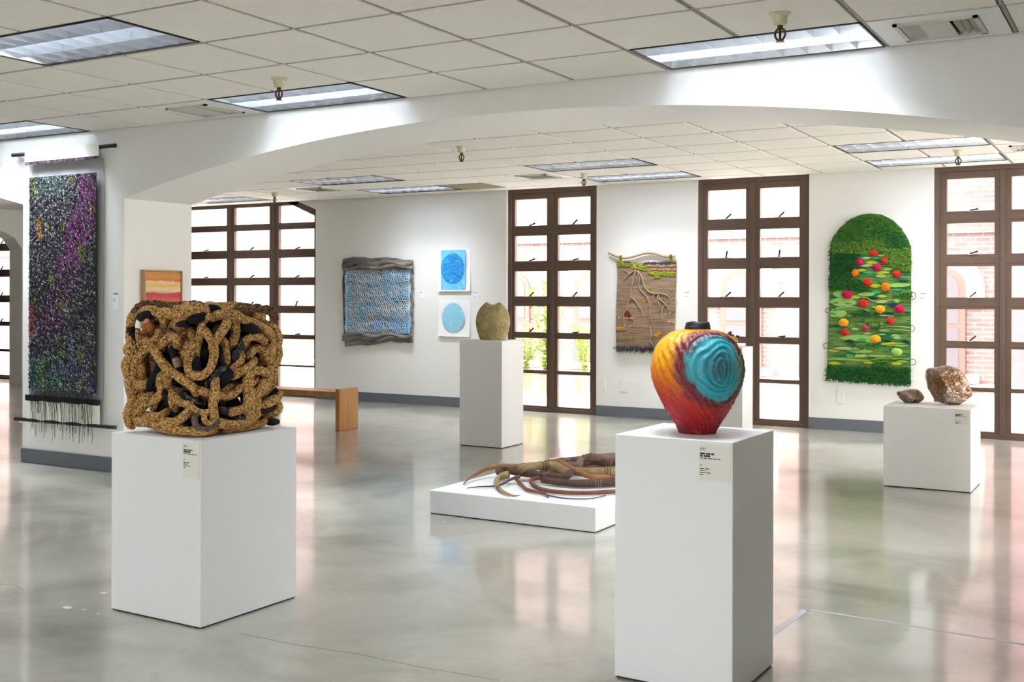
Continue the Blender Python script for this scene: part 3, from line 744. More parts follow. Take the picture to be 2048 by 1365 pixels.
ROPES = [["t",0.0208,[[-3.911,3.452,1.141],[-3.922,3.436,1.183],[-3.925,3.435,1.24],[-3.921,3.442,1.291],[-3.899,3.468,1.315],[-3.82,3.463,1.32],[-3.752,3.461,1.295],[-3.805,3.523,1.24]]],["b",0.0216,[[-3.914,3.446,1.162],[-3.921,3.442,1.177],[-3.923,3.436,1.214],[-3.923,3.436,1.25],[-3.921,3.442,1.26]]],["m",0.0185,[[-3.915,3.436,1.302],[-3.907,3.455,1.325],[-3.885,3.481,1.345],[-3.852,3.518,1.345],[-3.782,3.522,1.338],[-3.68,3.521,1.339],[-3.606,3.517,1.345],[-3.63,3.582,1.329]]],["t",0.02,[[-3.849,3.516,1.275],[-3.841,3.529,1.307],[-3.767,3.521,1.318],[-3.71,3.522,1.308],[-3.729,3.52,1.277],[-3.767,3.521,1.24],[-3.805,3.564,1.191]]],["t",0.0293,[[-3.684,3.491,1.242],[-3.603,3.427,1.285],[-3.569,3.428,1.315],[-3.526,3.439,1.328],[-3.543,3.503,1.31]]],["t",0.0262,[[-3.748,3.551,1.276],[-3.662,3.49,1.237],[-3.647,3.489,1.192],[-3.61,3.487,1.147],[-3.668,3.551,1.102]]],["t",0.02,[[-3.793,3.492,1.142],[-3.718,3.429,1.177],[-3.691,3.431,1.198],[-3.64,3.429,1.209],[-3.63,3.43,1.184],[-3.706,3.492,1.145]]],["t",0.0208,[[-3.801,3.493,1.152],[-3.808,3.433,1.16],[-3.864,3.438,1.122],[-3.915,3.45,1.079],[-3.916,3.445,1.027],[-3.91,3.453,0.996],[-3.831,3.434,0.995],[-3.866,3.506,1.01]]],["t",0.0208,[[-3.846,3.48,1.167],[-3.753,3.419,1.146],[-3.717,3.416,1.107],[-3.668,3.417,1.068],[-3.609,3.414,1.041],[-3.557,3.416,1.018],[-3.525,3.426,0.993],[-3.561,3.474,0.958]]],["t",0.0223,[[-3.628,3.505,1.238],[-3.542,3.448,1.191],[-3.544,3.447,1.131],[-3.546,3.446,1.081],[-3.62,3.504,1.035]]],["b",0.0231,[[-3.603,3.496,1.127],[-3.542,3.443,1.116],[-3.541,3.444,1.091],[-3.536,3.447,1.066],[-3.585,3.497,1.052]]],["t",0.0193,[[-3.561,3.474,1.169],[-3.538,3.418,1.142],[-3.552,3.415,1.092],[-3.538,3.418,1.053],[-3.499,3.44,1.046],[-3.478,3.466,1.072],[-3.468,3.477,1.112],[-3.467,3.482,1.151],[-3.472,3.474,1.191],[-3.484,3.458,1.221],[-3.535,3.489,1.245]]],["t",0.0154,[[-3.564,3.49,1.169],[-3.515,3.445,1.211],[-3.511,3.448,1.241],[-3.503,3.457,1.276],[-3.487,3.475,1.296],[-3.528,3.544,1.274]]],["t",0.0208,[[-3.521,3.516,1.149],[-3.468,3.49,1.191],[-3.461,3.518,1.23],[-3.458,3.542,1.26],[-3.517,3.61,1.288]]],["t",0.0216,[[-3.55,3.559,1.289],[-3.49,3.533,1.302],[-3.492,3.583,1.302],[-3.488,3.622,1.273],[-3.489,3.631,1.222],[-3.489,3.617,1.186],[-3.549,3.642,1.153]]],["t",0.02,[[-3.555,3.606,1.201],[-3.496,3.567,1.178],[-3.495,3.577,1.142],[-3.496,3.581,1.106],[-3.555,3.62,1.061]]],["t",0.0216,[[-3.526,3.647,1.308],[-3.466,3.621,1.296],[-3.463,3.683,1.272],[-3.463,3.757,1.25],[-3.465,3.82,1.217],[-3.483,3.86,1.173],[-3.468,3.832,1.127],[-3.52,3.835,1.082]]],["m",0.02,[[-3.567,3.697,1.323],[-3.51,3.674,1.318],[-3.508,3.731,1.318],[-3.507,3.782,1.312],[-3.505,3.848,1.322],[-3.482,3.87,1.301],[-3.473,3.875,1.274]]],["t",0.02,[[-3.525,3.832,1.28],[-3.509,3.845,1.258],[-3.482,3.87,1.237],[-3.466,3.884,1.199],[-3.471,3.881,1.156],[-3.466,3.884,1.114],[-3.468,3.878,1.071]]],["t",0.0177,[[-3.522,3.709,1.162],[-3.463,3.669,1.19],[-3.462,3.711,1.204],[-3.462,3.771,1.192],[-3.513,3.843,1.157]]],["t",0.02,[[-3.557,3.739,1.096],[-3.499,3.722,1.12],[-3.496,3.756,1.147],[-3.497,3.802,1.143],[-3.504,3.825,1.105],[-3.529,3.829,1.05]]],["t",0.0185,[[-3.525,3.633,1.03],[-3.466,3.607,1.039],[-3.465,3.649,1.057],[-3.462,3.697,1.076],[-3.52,3.789,1.101]]],["t",0.0185,[[-3.543,3.637,1.04],[-3.485,3.605,1.059],[-3.482,3.63,1.083],[-3.481,3.659,1.103],[-3.483,3.653,1.129],[-3.542,3.693,1.141]]],["t",0.02,[[-3.514,3.746,1.056],[-3.454,3.711,1.054],[-3.453,3.762,1.049],[-3.502,3.854,1.018]]],["t",0.0216,[[-3.488,3.862,1.114],[-3.484,3.869,1.082],[-3.482,3.87,1.039],[-3.488,3.862,0.986],[-3.513,3.843,0.938],[-3.529,3.83,0.901]]],["t",0.02,[[-3.517,3.61,0.873],[-3.457,3.584,0.884],[-3.456,3.641,0.889],[-3.454,3.697,0.916],[-3.453,3.739,0.954],[-3.453,3.762,0.989],[-3.515,3.814,1.02]]],["t",0.0185,[[-3.536,3.724,0.962],[-3.475,3.69,0.982],[-3.474,3.732,1.006],[-3.535,3.821,1.024]]],["t",0.0208,[[-3.695,3.489,0.8068000000000001],[-3.594,3.427,0.8068000000000001],[-3.545,3.432,0.8068000000000001],[-3.492,3.468,0.81],[-3.526,3.55,0.807]]],["t",0.0223,[[-3.539,3.528,0.839],[-3.481,3.525,0.838],[-3.477,3.605,0.825],[-3.477,3.684,0.828],[-3.474,3.741,0.859],[-3.475,3.81,0.895],[-3.47,3.882,0.921],[-3.456,3.89,0.948]]],["t",0.0177,[[-3.561,3.585,0.8037000000000001],[-3.502,3.596,0.804],[-3.498,3.685,0.8037000000000001],[-3.498,3.774,0.807],[-3.502,3.854,0.821]]],["t",0.02,[[-3.535,3.821,0.838],[-3.508,3.846,0.842],[-3.472,3.876,0.858],[-3.461,3.887,0.879],[-3.466,3.884,0.905]]],["t",0.02,[[-3.515,3.538,1.037],[-3.466,3.487,1.012],[-3.465,3.488,0.972],[-3.468,3.477,0.923],[-3.466,3.482,0.877],[-3.515,3.528,0.85]]],["t",0.0131,[[-3.512,3.539,0.88],[-3.466,3.482,0.853],[-3.479,3.461,0.844],[-3.491,3.45,0.862],[-3.487,3.452,0.889],[-3.477,3.467,0.891],[-3.518,3.517,0.866]]],["t",0.0185,[[-3.602,3.501,0.98],[-3.521,3.455,0.982],[-3.497,3.479,0.971],[-3.481,3.525,0.956],[-3.478,3.591,0.953],[-3.475,3.639,0.976],[-3.535,3.715,0.994]]],["t",0.0177,[[-3.563,3.579,0.971],[-3.503,3.554,0.975],[-3.501,3.601,0.987],[-3.559,3.719,0.993]]],["t",0.0208,[[-3.783,3.484,0.834],[-3.686,3.42,0.841],[-3.63,3.42,0.844],[-3.567,3.42,0.88],[-3.586,3.478,0.902]]],["t",0.0193,[[-3.747,3.51,0.952],[-3.657,3.446,0.943],[-3.616,3.447,0.925],[-3.56,3.447,0.921],[-3.593,3.506,0.924]]],["t",0.0123,[[-3.609,3.474,0.921],[-3.533,3.421,0.914],[-3.507,3.436,0.894],[-3.479,3.461,0.889],[-3.514,3.524,0.891]]],["g",0.0139,[[-3.552,3.479,0.883],[-3.52,3.428,0.874],[-3.522,3.427,0.845],[-3.499,3.441,0.82],[-3.477,3.467,0.824],[-3.465,3.488,0.852],[-3.512,3.539,0.88]]],["t",0.0208,[[-3.855,3.516,0.874],[-3.805,3.458,0.902],[-3.785,3.455,0.934],[-3.753,3.456,0.961],[-3.76,3.456,1.012],[-3.751,3.457,1.058],[-3.821,3.518,1.089]]],["t",0.0208,[[-3.882,3.487,0.854],[-3.785,3.433,0.857],[-3.732,3.43,0.862],[-3.733,3.49,0.888]]],["t",0.0208,[[-3.924,3.431,1.172],[-3.937,3.423,1.152],[-3.922,3.436,1.121],[-3.938,3.418,1.08],[-3.931,3.431,1.027],[-3.926,3.434,0.97],[-3.92,3.442,0.918],[-3.932,3.426,0.862],[-3.924,3.436,0.8068000000000001],[-3.911,3.447,0.8068000000000001]]],["t",0.0231,[[-3.938,3.418,0.863],[-3.931,3.432,0.849],[-3.909,3.458,0.829],[-3.807,3.433,0.832],[-3.831,3.494,0.815]]],["t",0.0246,[[-3.846,3.494,0.824],[-3.74,3.431,0.821],[-3.683,3.431,0.8106],[-3.609,3.428,0.8106],[-3.646,3.489,0.811]]],["t",0.02,[[-3.909,3.449,0.851],[-3.91,3.453,0.892],[-3.894,3.471,0.922],[-3.841,3.47,0.946],[-3.857,3.511,0.963]]],["t",0.0185,[[-3.9,3.463,0.85],[-3.878,3.457,0.883],[-3.835,3.445,0.907],[-3.866,3.506,0.921]]],["t",0.02,[[-3.801,3.53,1.052],[-3.731,3.468,1.038],[-3.723,3.468,1.002],[-3.772,3.527,0.945]]],["t",0.0193,[[-3.734,3.508,0.984],[-3.677,3.448,0.955],[-3.67,3.448,0.915],[-3.702,3.508,0.878]]],["t",0.02,[[-3.902,3.457,1.239],[-3.909,3.458,1.203],[-3.889,3.479,1.182],[-3.811,3.468,1.184],[-3.781,3.467,1.216],[-3.852,3.519,1.244]]],["t",0.0231,[[-3.843,3.524,1.213],[-3.804,3.509,1.214],[-3.822,3.545,1.218]]],["t",0.02,[[-3.55,3.776,1.28],[-3.492,3.758,1.292],[-3.491,3.796,1.286],[-3.518,3.84,1.306]]],["t",0.02,[[-3.74,3.551,1.162],[-3.647,3.489,1.146],[-3.654,3.489,1.095],[-3.702,3.549,1.05]]],["b",0.0154,[[-3.853,3.513,1.161],[-3.77,3.478,1.133],[-3.718,3.476,1.104],[-3.747,3.537,1.059]]],["s",0.0162,[[-3.749,3.504,1.179],[-3.672,3.442,1.158],[-3.651,3.44,1.113],[-3.627,3.44,1.063],[-3.688,3.502,1.032]]],["w",0.0216,[[-3.567,3.507,0.971],[-3.508,3.477,1.006],[-3.491,3.5,1.04],[-3.486,3.536,1.068],[-3.543,3.609,1.072]]],["w",0.02,[[-3.548,3.657,1.09],[-3.489,3.617,1.12],[-3.489,3.645,1.154],[-3.488,3.673,1.195],[-3.547,3.736,1.212]]],["w",0.0185,[[-3.545,3.575,0.906],[-3.485,3.536,0.899],[-3.485,3.592,0.874],[-3.483,3.662,0.845],[-3.54,3.744,0.829]]],["w",0.02,[[-3.706,3.519,0.964],[-3.613,3.458,0.957],[-3.572,3.458,0.944],[-3.531,3.472,0.917],[-3.57,3.524,0.898]]],["w",0.02,[[-3.563,3.551,1.192],[-3.508,3.513,1.214],[-3.505,3.534,1.249],[-3.563,3.607,1.267]]],["b",0.0185,[[-3.882,3.487,0.963],[-3.815,3.443,0.99],[-3.777,3.441,1.038],[-3.747,3.44,1.085],[-3.81,3.501,1.1]]],["b",0.0185,[[-3.563,3.593,1.17],[-3.502,3.545,1.153],[-3.502,3.545,1.112],[-3.561,3.584,1.073]]],["b",0.0139,[[-3.521,3.746,0.872],[-3.464,3.715,0.88],[-3.462,3.78,0.869],[-3.481,3.871,0.879],[-3.47,3.882,0.889]]],["b",0.0216,[[-3.611,3.482,1.279],[-3.536,3.428,1.286],[-3.506,3.446,1.293],[-3.537,3.497,1.295]]],["b",0.0185,[[-3.902,3.467,1.281],[-3.852,3.436,1.295],[-3.816,3.433,1.303],[-3.867,3.505,1.296]]],["b",0.0262,[[-3.522,3.709,1.255],[-3.464,3.677,1.252],[-3.463,3.72,1.235],[-3.521,3.797,1.227]]],["b",0.0262,[[-3.533,3.578,1.003],[-3.474,3.538,1.018],[-3.474,3.566,1.042],[-3.53,3.63,1.046]]],["b",0.0169,[[-3.551,3.729,0.992],[-3.493,3.679,0.977],[-3.494,3.688,0.945],[-3.552,3.756,0.906]]],["b",0.02,[[-3.504,3.849,0.933],[-3.486,3.868,0.948],[-3.47,3.882,0.959]]],["b",0.02,[[-3.506,3.852,0.81],[-3.477,3.85,0.812],[-3.465,3.884,0.812]]],["b",0.0154,[[-3.684,3.477,1.263],[-3.595,3.413,1.265],[-3.561,3.414,1.265],[-3.602,3.473,1.261]]],["b",0.0169,[[-3.814,3.522,0.98],[-3.737,3.46,0.967],[-3.721,3.46,0.932],[-3.774,3.522,0.893]]],["b",0.0231,[[-3.624,3.549,1.186],[-3.548,3.495,1.169],[-3.548,3.495,1.129],[-3.609,3.548,1.094]]],["o",0.02,[[-3.884,3.481,1.239],[-3.808,3.433,1.247],[-3.867,3.505,1.244]]]]
rc = empty('rope_cube', (-3.7005, 3.667, .783), 'cube-shaped tangle of crocheted tan and black ropes on a white pedestal', 'sculpture')
KIND = {'t': ('rope', 'rope_tan', None), 'b': ('black_wrapping', 'rope_black', 'smooth black wrapped cord'), 'w': ('braided_rope', 'braid', 'shiny black braided rope'),
        'm': ('twisted_rope', 'rope_mid', 'dark brown twisted rope'), 'g': ('grey_loop', 'rope_grey', 'greyish brown cord loop'), 's': ('striped_rope', 'rope_black', 'black cord with beige bands'), 'o': ('orange_end', 'rope_orange', 'orange cord end')}
for kd, r, pts in ROPES:
    pts = [(a, b_, max(c_, .786+r*(1.22 if kd in 'wm' else 1.08))) for a, b_, c_ in pts]
    nm, mk, lb = KIND[kd]
    sp = spline(pts, .004 if kd in 'wm' else .012)
    n = len(sp)
    rad = [r*min(1, .55+.45*min(i, n-1-i)/(9 if kd in 'wm' else 3))*(1+(0 if kd in 'wm' else .06)*math.sin(i*.7+pts[0][0]*50)) for i in range(n)]
    b = MB()
    if kd in 'wm': b.tube(sp, [q*.8 for q in rad], 24, twist=85, lobes=3, amp=.45)
    else: b.tube(sp, rad, 12)
    o = obj(nm, b, M[mk], rc, smooth=True)
    if lb: o['label'] = lb
    if kd == 's':
        for k in (.25, .55, .8):
            i = int(n*k); obj('beige_band', MB().tube(sp[i-1:i+3], r*1.05, 12), M['rope_cuff'], o, smooth=True)
# ropes behind and inside: meanders on shrunken shells of the cube
rnd = random.Random(11)
def shell_walk(h, n, top):
    ca, sa = math.cos(-.026), math.sin(-.026)
    a = rnd.uniform(0, 4); z = rnd.uniform(.84, 1.30); da = rnd.uniform(-1, 1); dz = rnd.uniform(-1, 1); out = []
    for i in range(n):
        k = a % 4; s_ = int(k); f = (k - s_)*2-1
        x, y = ((f, -1), (1, f), (-f, 1), (-1, -f))[s_]
        q = (x*x*x*x + y*y*y*y)**.25
        x, y = x/q*h, y/q*h
        out.append((-3.7005+ca*x-sa*y, 3.667+sa*x+ca*y, z))
        da += rnd.uniform(-.9, .9); dz += rnd.uniform(-.9, .9); l_ = math.hypot(da, dz); da, dz = da/l_, dz/l_
        a += da*.10/(h*2); z += dz*.10
        if z < .82: z = .82; dz = abs(dz)
        if z > 1.33: z = 1.33; dz = -abs(dz)
    return out
for i in range(40):
    h = (.19, .165, .13, .08)[i % 4]
    pts = shell_walk(h, rnd.randint(6, 9), False)
    mk = 'rope_mid' if i % 4 == 0 else ('rope_black' if i % 2 else 'rope_mid')  # dark cord colours stand in for the shade inside the tangle
    obj('rope' if mk == 'rope_tan' else 'black_wrapping' if mk == 'rope_black' else 'twisted_rope', MB().tube(spline(pts, .018), .022, 10), M[mk], rc, smooth=True)
for i in range(16):                              # back and left faces, full size
    pts = []
    a = rnd.uniform(1.6, 3.9); z = rnd.uniform(.84, 1.3)
    for k in range(7):
        s_ = int(a) % 4; f = (a - int(a))*2-1
        x, y = ((f, -1), (1, f), (-f, 1), (-1, -f))[s_]; q = (x**4+y**4)**.25
        pts.append((-3.7005+x/q*.235, 3.667+y/q*.235, z)); a = min(3.95, max(1.55, a+rnd.uniform(-.3, .3))); z = min(1.33, max(.815, z+rnd.uniform(-.12, .12)))
    obj('rope', MB().tube(spline(pts, .018), .027, 10), M['rope_tan'], rc, smooth=True)
for i in range(9):                               # over the top
    pts = [(-3.7005+rnd.uniform(-.2, .2), 3.667+rnd.uniform(-.2, .2), 1.325+rnd.uniform(-.03, .01)) for k in range(5)]
    obj('rope', MB().tube(spline(pts, .018), .026, 10), M['rope_tan'], rc, smooth=True)

# ------------------------------------------------------------------ multicoloured vase
VX, VY, VZ = -1.462, 3.905, .885
e = empty('coloured_vase', (VX, VY, VZ), 'round vase in swirls of orange, red and turquoise with a black neck', 'vase')
sc_ = .1978*4.105/2235.4
prof = [(180, 1240), (188, 1215), (200, 1190), (230, 1140), (262, 1090), (295, 1040), (325, 990), (352, 940), (378, 890), (402, 840), (424, 790), (442, 740), (455, 690), (463, 640), (465, 590), (461, 540), (452, 490), (438, 440), (419, 390), (395, 345), (362, 300), (320, 262), (270, 228), (215, 206), (160, 196), (128, 192)]
prof = [(r*sc_, VZ + (1240-y)*sc_) for r, y in prof]
fine = [(q[0], q[1]) for q in spline([(a, b_, 0) for a, b_ in prof], .0035)]
RGT = Vector((math.cos(YAW), math.sin(YAW), 0)); TOW = Vector((math.sin(YAW), -math.cos(YAW), 0))
PC = RGT*.052 + TOW*.140 + Vector((0, 0, .250))          # middle of the turquoise swirl, from the base centre
def vdisp(x, y, z, a, r):
    p = Vector((x, y, z-VZ)); d = (p-PC).length
    s_ = noise.noise(p*26)*.35 + noise.noise(p*60)*.25
    w = math.sin(d*300 + 9*noise.noise(p*14))*.0040*(.4+.6*abs(noise.noise(p*20)+.5))*(1 if d < .135 else .45)
    w += math.sin((a*30 + (z-VZ)*150) + 4*noise.noise(p*12))*.0028*(1 if d > .11 else .1)
    k = 1 + (w + s_*.0025)/max(r, .03)
    return x*k, y*k, z
m = Mat('painted_relief', (.8, .2, .05), .33); tc = m.coord(); sx = m.sep(tc)
nz = m.noise(tc, 9, 5, .65, .7); nf = m.noise(tc, 42, 4, .7)
def vecm(op, a, b_=None):
    q = m.n('ShaderNodeVectorMath', operation=op); m.l(a, q.inputs[0])
    if b_ is not None: q.inputs[1].default_value = b_
    return q.outputs
side = vecm('DOT_PRODUCT', tc, tuple(RGT))['Value']
dist = vecm('DISTANCE', tc, tuple(PC))['Value']
warp = m.math('MULTIPLY_ADD', m.math('SUBTRACT', nz, .5), .09, m.math('MULTIPLY', m.math('SUBTRACT', nf, .5), .03))
hz = m.math('ADD', sx[2], m.math('ADD', warp, m.math('MULTIPLY', side, .1)))
warm = m.ramp(m.mrange(hz, 0, .33), [(.0, (.16, .012, .014)), (.10, (.36, .006, .014)), (.30, (.50, .010, .012)), (.44, (.58, .06, .008)), (.58, (.82, .19, .004)), (.74, (.92, .38, .003)), (1, (.94, .45, .01))])
warm = m.mix(m.mrange(nf, .58, .70, 0, .65), warm, (.66, .09, .015))
dz = m.math('ADD', dist, warp)
cool = m.ramp(m.mrange(dz, 0, .125), [(.0, (.06, .20, .24)), (.25, (.05, .20, .25)), (.5, (.02, .38, .50)), (.8, (.05, .47, .58)), (1, (.07, .22, .26))])
cool = m.mix(m.mrange(nz, .52, .68, 0, .6), cool, (.10, .13, .15)); cool = m.mix(m.mrange(nf, .55, .68, 0, .5), cool, (.16, .48, .56))
cool = m.mix(m.mrange(m.math('ADD', side, m.math('MULTIPLY', warp, .3)), .105, .145), cool, (.12, .26, .13))
band = m.ramp(m.mrange(dz, .10, .17), [(.0, (.09, .035, .045)), (.5, (.20, .018, .025)), (1, (.30, .03, .03))])
band = m.mix(m.mrange(nf, .60, .68, 0, .8), band, (.17, .24, .30))
t = m.mix(m.mrange(dz, .150, .172), band, warm)
t = m.mix(m.mrange(dz, .112, .130), cool, t)
m.col(t); m.bump(m.noise(m.coord((1, 1, 1)), 70, 4, .7), .6, .005)
M['vase_paint'] = m.m
obj('body', MB().lathe(fine, VX, VY, 200, fn=vdisp), M['vase_paint'], e, smooth=True)
m = Mat('black_clay', (.02, .02, .024), .5); c = m.coord(); m.bump(m.noise(m.coord((1, 1, 6)), 30, 3), .7, .006); M['black_clay'] = m.m
zn = prof[-1][1]
obj('neck', MB().lathe([(.0475, zn-.004), (.0478, zn+.003), (.046, zn+.012), (.0435, zn+.0215), (.0425, zn+.0255), (.039, zn+.0265), (.036, zn+.02), (.035, zn-.004)], VX, VY, 40,
    fn=lambda x, y, z, a, r: (x, y, z + .002*math.sin(a*3+.6))), M['black_clay'], e, smooth=True, label='black neck')

# ------------------------------------------------------------------ flat gold vase
m = Mat('crackled_gold_glaze', (.3, .24, .1), .3, .55); c = m.coord()
v1 = m.vor(c, 120); n1 = m.noise(c, 14, 4, .6); n2 = m.noise(c, 160, 3)
t = m.ramp(n1, [(.3, (.27, .21, .085)), (.55, (.42, .335, .155)), (.75, (.55, .46, .24))])
t = m.mix(m.mrange(n2, .52, .72, 0, .8), t, (.10, .07, .03))
m.col(t); m.rough(m.mrange(n2, .3, .7, .22, .5)); m.bump(m.math('MULTIPLY', v1, 1), .6, .006); M['gold'] = m.m
GX, GY, GZ = -5.385, 8.985, .981
ge = empty('gold_vase', (GX, GY, GZ), 'flattened oval vase in crackled gold glaze with a dipped mouth', 'vase')
def gdisp(x, y, z, a, r):
    h = (z-GZ)/.352
    if h > .86: z = z - (.022*(1-(x/max(.055, r))**2))*((h-.86)/.14)
    return x, y, z
gp = [(.118, .0), (.124, .012), (.136, .045), (.150, .09), (.160, .14), (.162, .175), (.157, .215), (.143, .26), (.120, .30), (.092, .33), (.064, .352), (.052, .350), (.070, .325), (.08, .28)]
obj('body', MB().lathe([(a, GZ+b_) for a, b_ in [(q[0], q[1]) for q in spline([(a, b_, 0) for a, b_ in gp], .008)]], GX, GY, 56, sx=1, sy=.40, rot=YAW*.9, fn=gdisp), M['gold'], ge, smooth=True)

# ------------------------------------------------------------------ small lidded pot on the hidden pedestal
m = Mat('amber_glaze', (.4, .2, .05), .2, .3); c = m.coord(); m.col(m.ramp(m.noise(c, 40, 3), [(.35, (.10, .04, .01)), (.55, (.50, .26, .05)), (.7, (.62, .45, .22))])); M['amber'] = m.m
PX, PY, PZ = -3.075, 8.985, .975
pe = empty('lidded_pot', (PX, PY, PZ), 'small amber lidded pot peeking out behind the multicoloured vase', 'pot')
obj('body', MB().lathe([(.035, PZ), (.052, PZ+.018), (.064, PZ+.045), (.058, PZ+.07), (.036, PZ+.088), (.03, PZ+.09)], PX, PY, 28), M['amber'], pe, smooth=True)
lid = obj('lid', MB().lathe([(.034, PZ+.09), (.026, PZ+.100), (.012, PZ+.104)], PX, PY, 24), M['latch'], pe, smooth=True)
obj('knob', MB().lathe([(.006, PZ+.102), (.006, PZ+.11), (.014, PZ+.116), (.012, PZ+.122), (.003, PZ+.124)], PX, PY, 14), M['latch'], lid, smooth=True)
for s_ in (-1, 1):
    q = Vector((PX, PY, 0)) + RGT*s_*.055
    obj('lug', MB().tube(spline([(q.x, q.y, PZ+.07), (q.x+RGT.x*s_*.016, q.y+RGT.y*s_*.016, PZ+.085), (q.x-RGT.x*s_*.008, q.y-RGT.y*s_*.008, PZ+.088)], .005), .005, 8), M['latch'], pe, smooth=True)

# ------------------------------------------------------------------ bronze rocks
m = Mat('crumpled_bronze', (.25, .14, .08), .3, .75); c = m.coord()
n1 = m.noise(c, 7, 3, .5); n2 = m.noise(c, 45, 4, .6, .5)
t = m.ramp(n1, [(.36, (.22, .10, .04)), (.5, (.28, .18, .12)), (.62, (.33, .27, .25))])
m.col(m.mix(m.mrange(n2, .45, .7, 0, .45), t, (.09, .05, .03))); m.rough(m.mrange(n2, .3, .7, .18, .42)); m.bump(n2, .5, .01); M['bronze'] = m.m
def rock(name, cx_, cy_, z0, sil, depth, seed, label, cuts=26):
    """sil: outline (across, up) as seen from the front; depth: half thickness"""
    rr = random.Random(seed)
    ca = sum(p[0] for p in sil)/len(sil); cb_ = sum(p[1] for p in sil)/len(sil)
    an = sorted((math.atan2(p[1]-cb_, p[0]-ca), math.hypot(p[0]-ca, p[1]-cb_)) for p in sil)
    def Sr(t):
        for (a0, r0), (a1, r1_) in zip(an, an[1:]+[(an[0][0]+2*math.pi, an[0][1])]):
            for tt in (t, t+2*math.pi):
                if a0 <= tt <= a1:                 # straight edge between outline points
                    k = (tt-a0)/(a1-a0+1e-9); x0, y0, x1, y1 = r0*math.cos(a0), r0*math.sin(a0), r1_*math.cos(a1), r1_*math.sin(a1)
                    x, y = math.cos(tt), math.sin(tt); dx, dy = x1-x0, y1-y0; den = x*dy-y*dx
                    return abs((x0*dy-y0*dx)/den) if abs(den) > 1e-9 else r0
        return an[0][1]
    pl = []
    for i in range(cuts):
        n_ = Vector((rr.gauss(0, 1), rr.gauss(0, 1), rr.gauss(0, .8))).normalized(); pl.append((n_, rr.uniform(.74, .95)))
    bm = bmesh.new(); bmesh.ops.create_icosphere(bm, subdivisions=5, radius=1)
    zmin = min(p[1] for p in sil); b = MB(); vv = []
    for v in bm.verts:
        d = v.co.normalized(); k = 1.0                      # d.x across, d.z up, d.y towards viewer
        for n_, w in pl:
            q = n_.dot(d)
            if q > 1e-3 and abs(n_.y) > .35: k = min(k, w/q)
        th = math.atan2(d.z, d.x); rad = Sr(th); rh = math.hypot(d.x, d.z)
        k *= 1 + .13*(abs(noise.noise(d*2.6+Vector((seed, 0, 0))))-.25) + .07*(abs(noise.noise(d*6))-.25) + .03*abs(noise.noise(d*14))
        k2 = k if rh < .93 else 1 + (k-1)*max(0, (1-rh)/.07)
        a, up, dp = ca + math.cos(th)*rad*rh*k2, cb_ + math.sin(th)*rad*rh*k2, d.y*depth*k
        up = max(up, zmin)
        p = RGT*a + TOW*dp
        vv.append((cx_+p.x, cy_+p.y, z0+up-zmin))
    b.add(vv, [tuple(v.index for v in f.verts) for f in bm.faces]); bm.free()
    return obj(name, b, M['bronze'], None, label, 'sculpture', 'bronze rocks')
cv = lambda L, x0, y0: [((x-x0)*.0879*8.28/2235.4, (y0-y)*.0879*8.28/2235.4) for x, y in L]
rock('bronze_rock', -1.333, 8.80, .592, cv([(865, 290), (880, 225), (950, 195), (1060, 185), (1200, 155), (1320, 130), (1450, 160), (1600, 220), (1700, 310), (1760, 390), (1830, 540), (1840, 630), (1880, 660), (1875, 840), (1750, 950), (1600, 1030), (1400, 1030), (1200, 995), (1060, 925), (980, 780), (900, 640), (865, 450)], 1370, 1030), .13, 3, 'large faceted crumpled bronze rock on the short wide pedestal')
rock('bronze_rock', -1.605, 8.80, .592, cv([(150, 800), (170, 745), (260, 735), (350, 715), (480, 690), (620, 685), (720, 760), (770, 840), (795, 890), (760, 950), (680, 1000), (480, 1008), (330, 995), (240, 920)], 470, 1005), .075, 8, 'small flat brown bronze rock left of the large one')

# ------------------------------------------------------------------ coiled root sculpture
def cord_mat(name, a, b_, wrap=220):
    m = Mat(name, a, .7); c = m.coord(); n_ = m.noise(c, 20, 4, .6); w = m.noise(m.coord((1, 1, 1)), wrap, 2)
    m.col(m.mix(m.mrange(n_, .35, .65), a, b_)); m.bump(w, .5, .004); return m.m
M['c_ochre'] = cord_mat('ochre_wrapped_cord', (.20, .095, .035), (.30, .165, .06))
M['c_dark'] = cord_mat('dark_brown_wrapped_cord', (.055, .024, .018), (.095, .042, .03))
M['c_olive'] = cord_mat('olive_wrapped_cord', (.22, .155, .055), (.34, .25, .11))
M['c_purple'] = cord_mat('violet_wrapped_cord', (.07, .028, .065), (.11, .05, .08))
M['c_rust'] = cord_mat('rust_wrapped_cord', (.14, .045, .025), (.20, .075, .04))
M['c_orange'] = cord_mat('tawny_wrapped_cord', (.27, .115, .035), (.35, .16, .06))
M['c_mauve'] = cord_mat('mauve_brown_wrapped_cord', (.16, .09, .065), (.24, .15, .12))
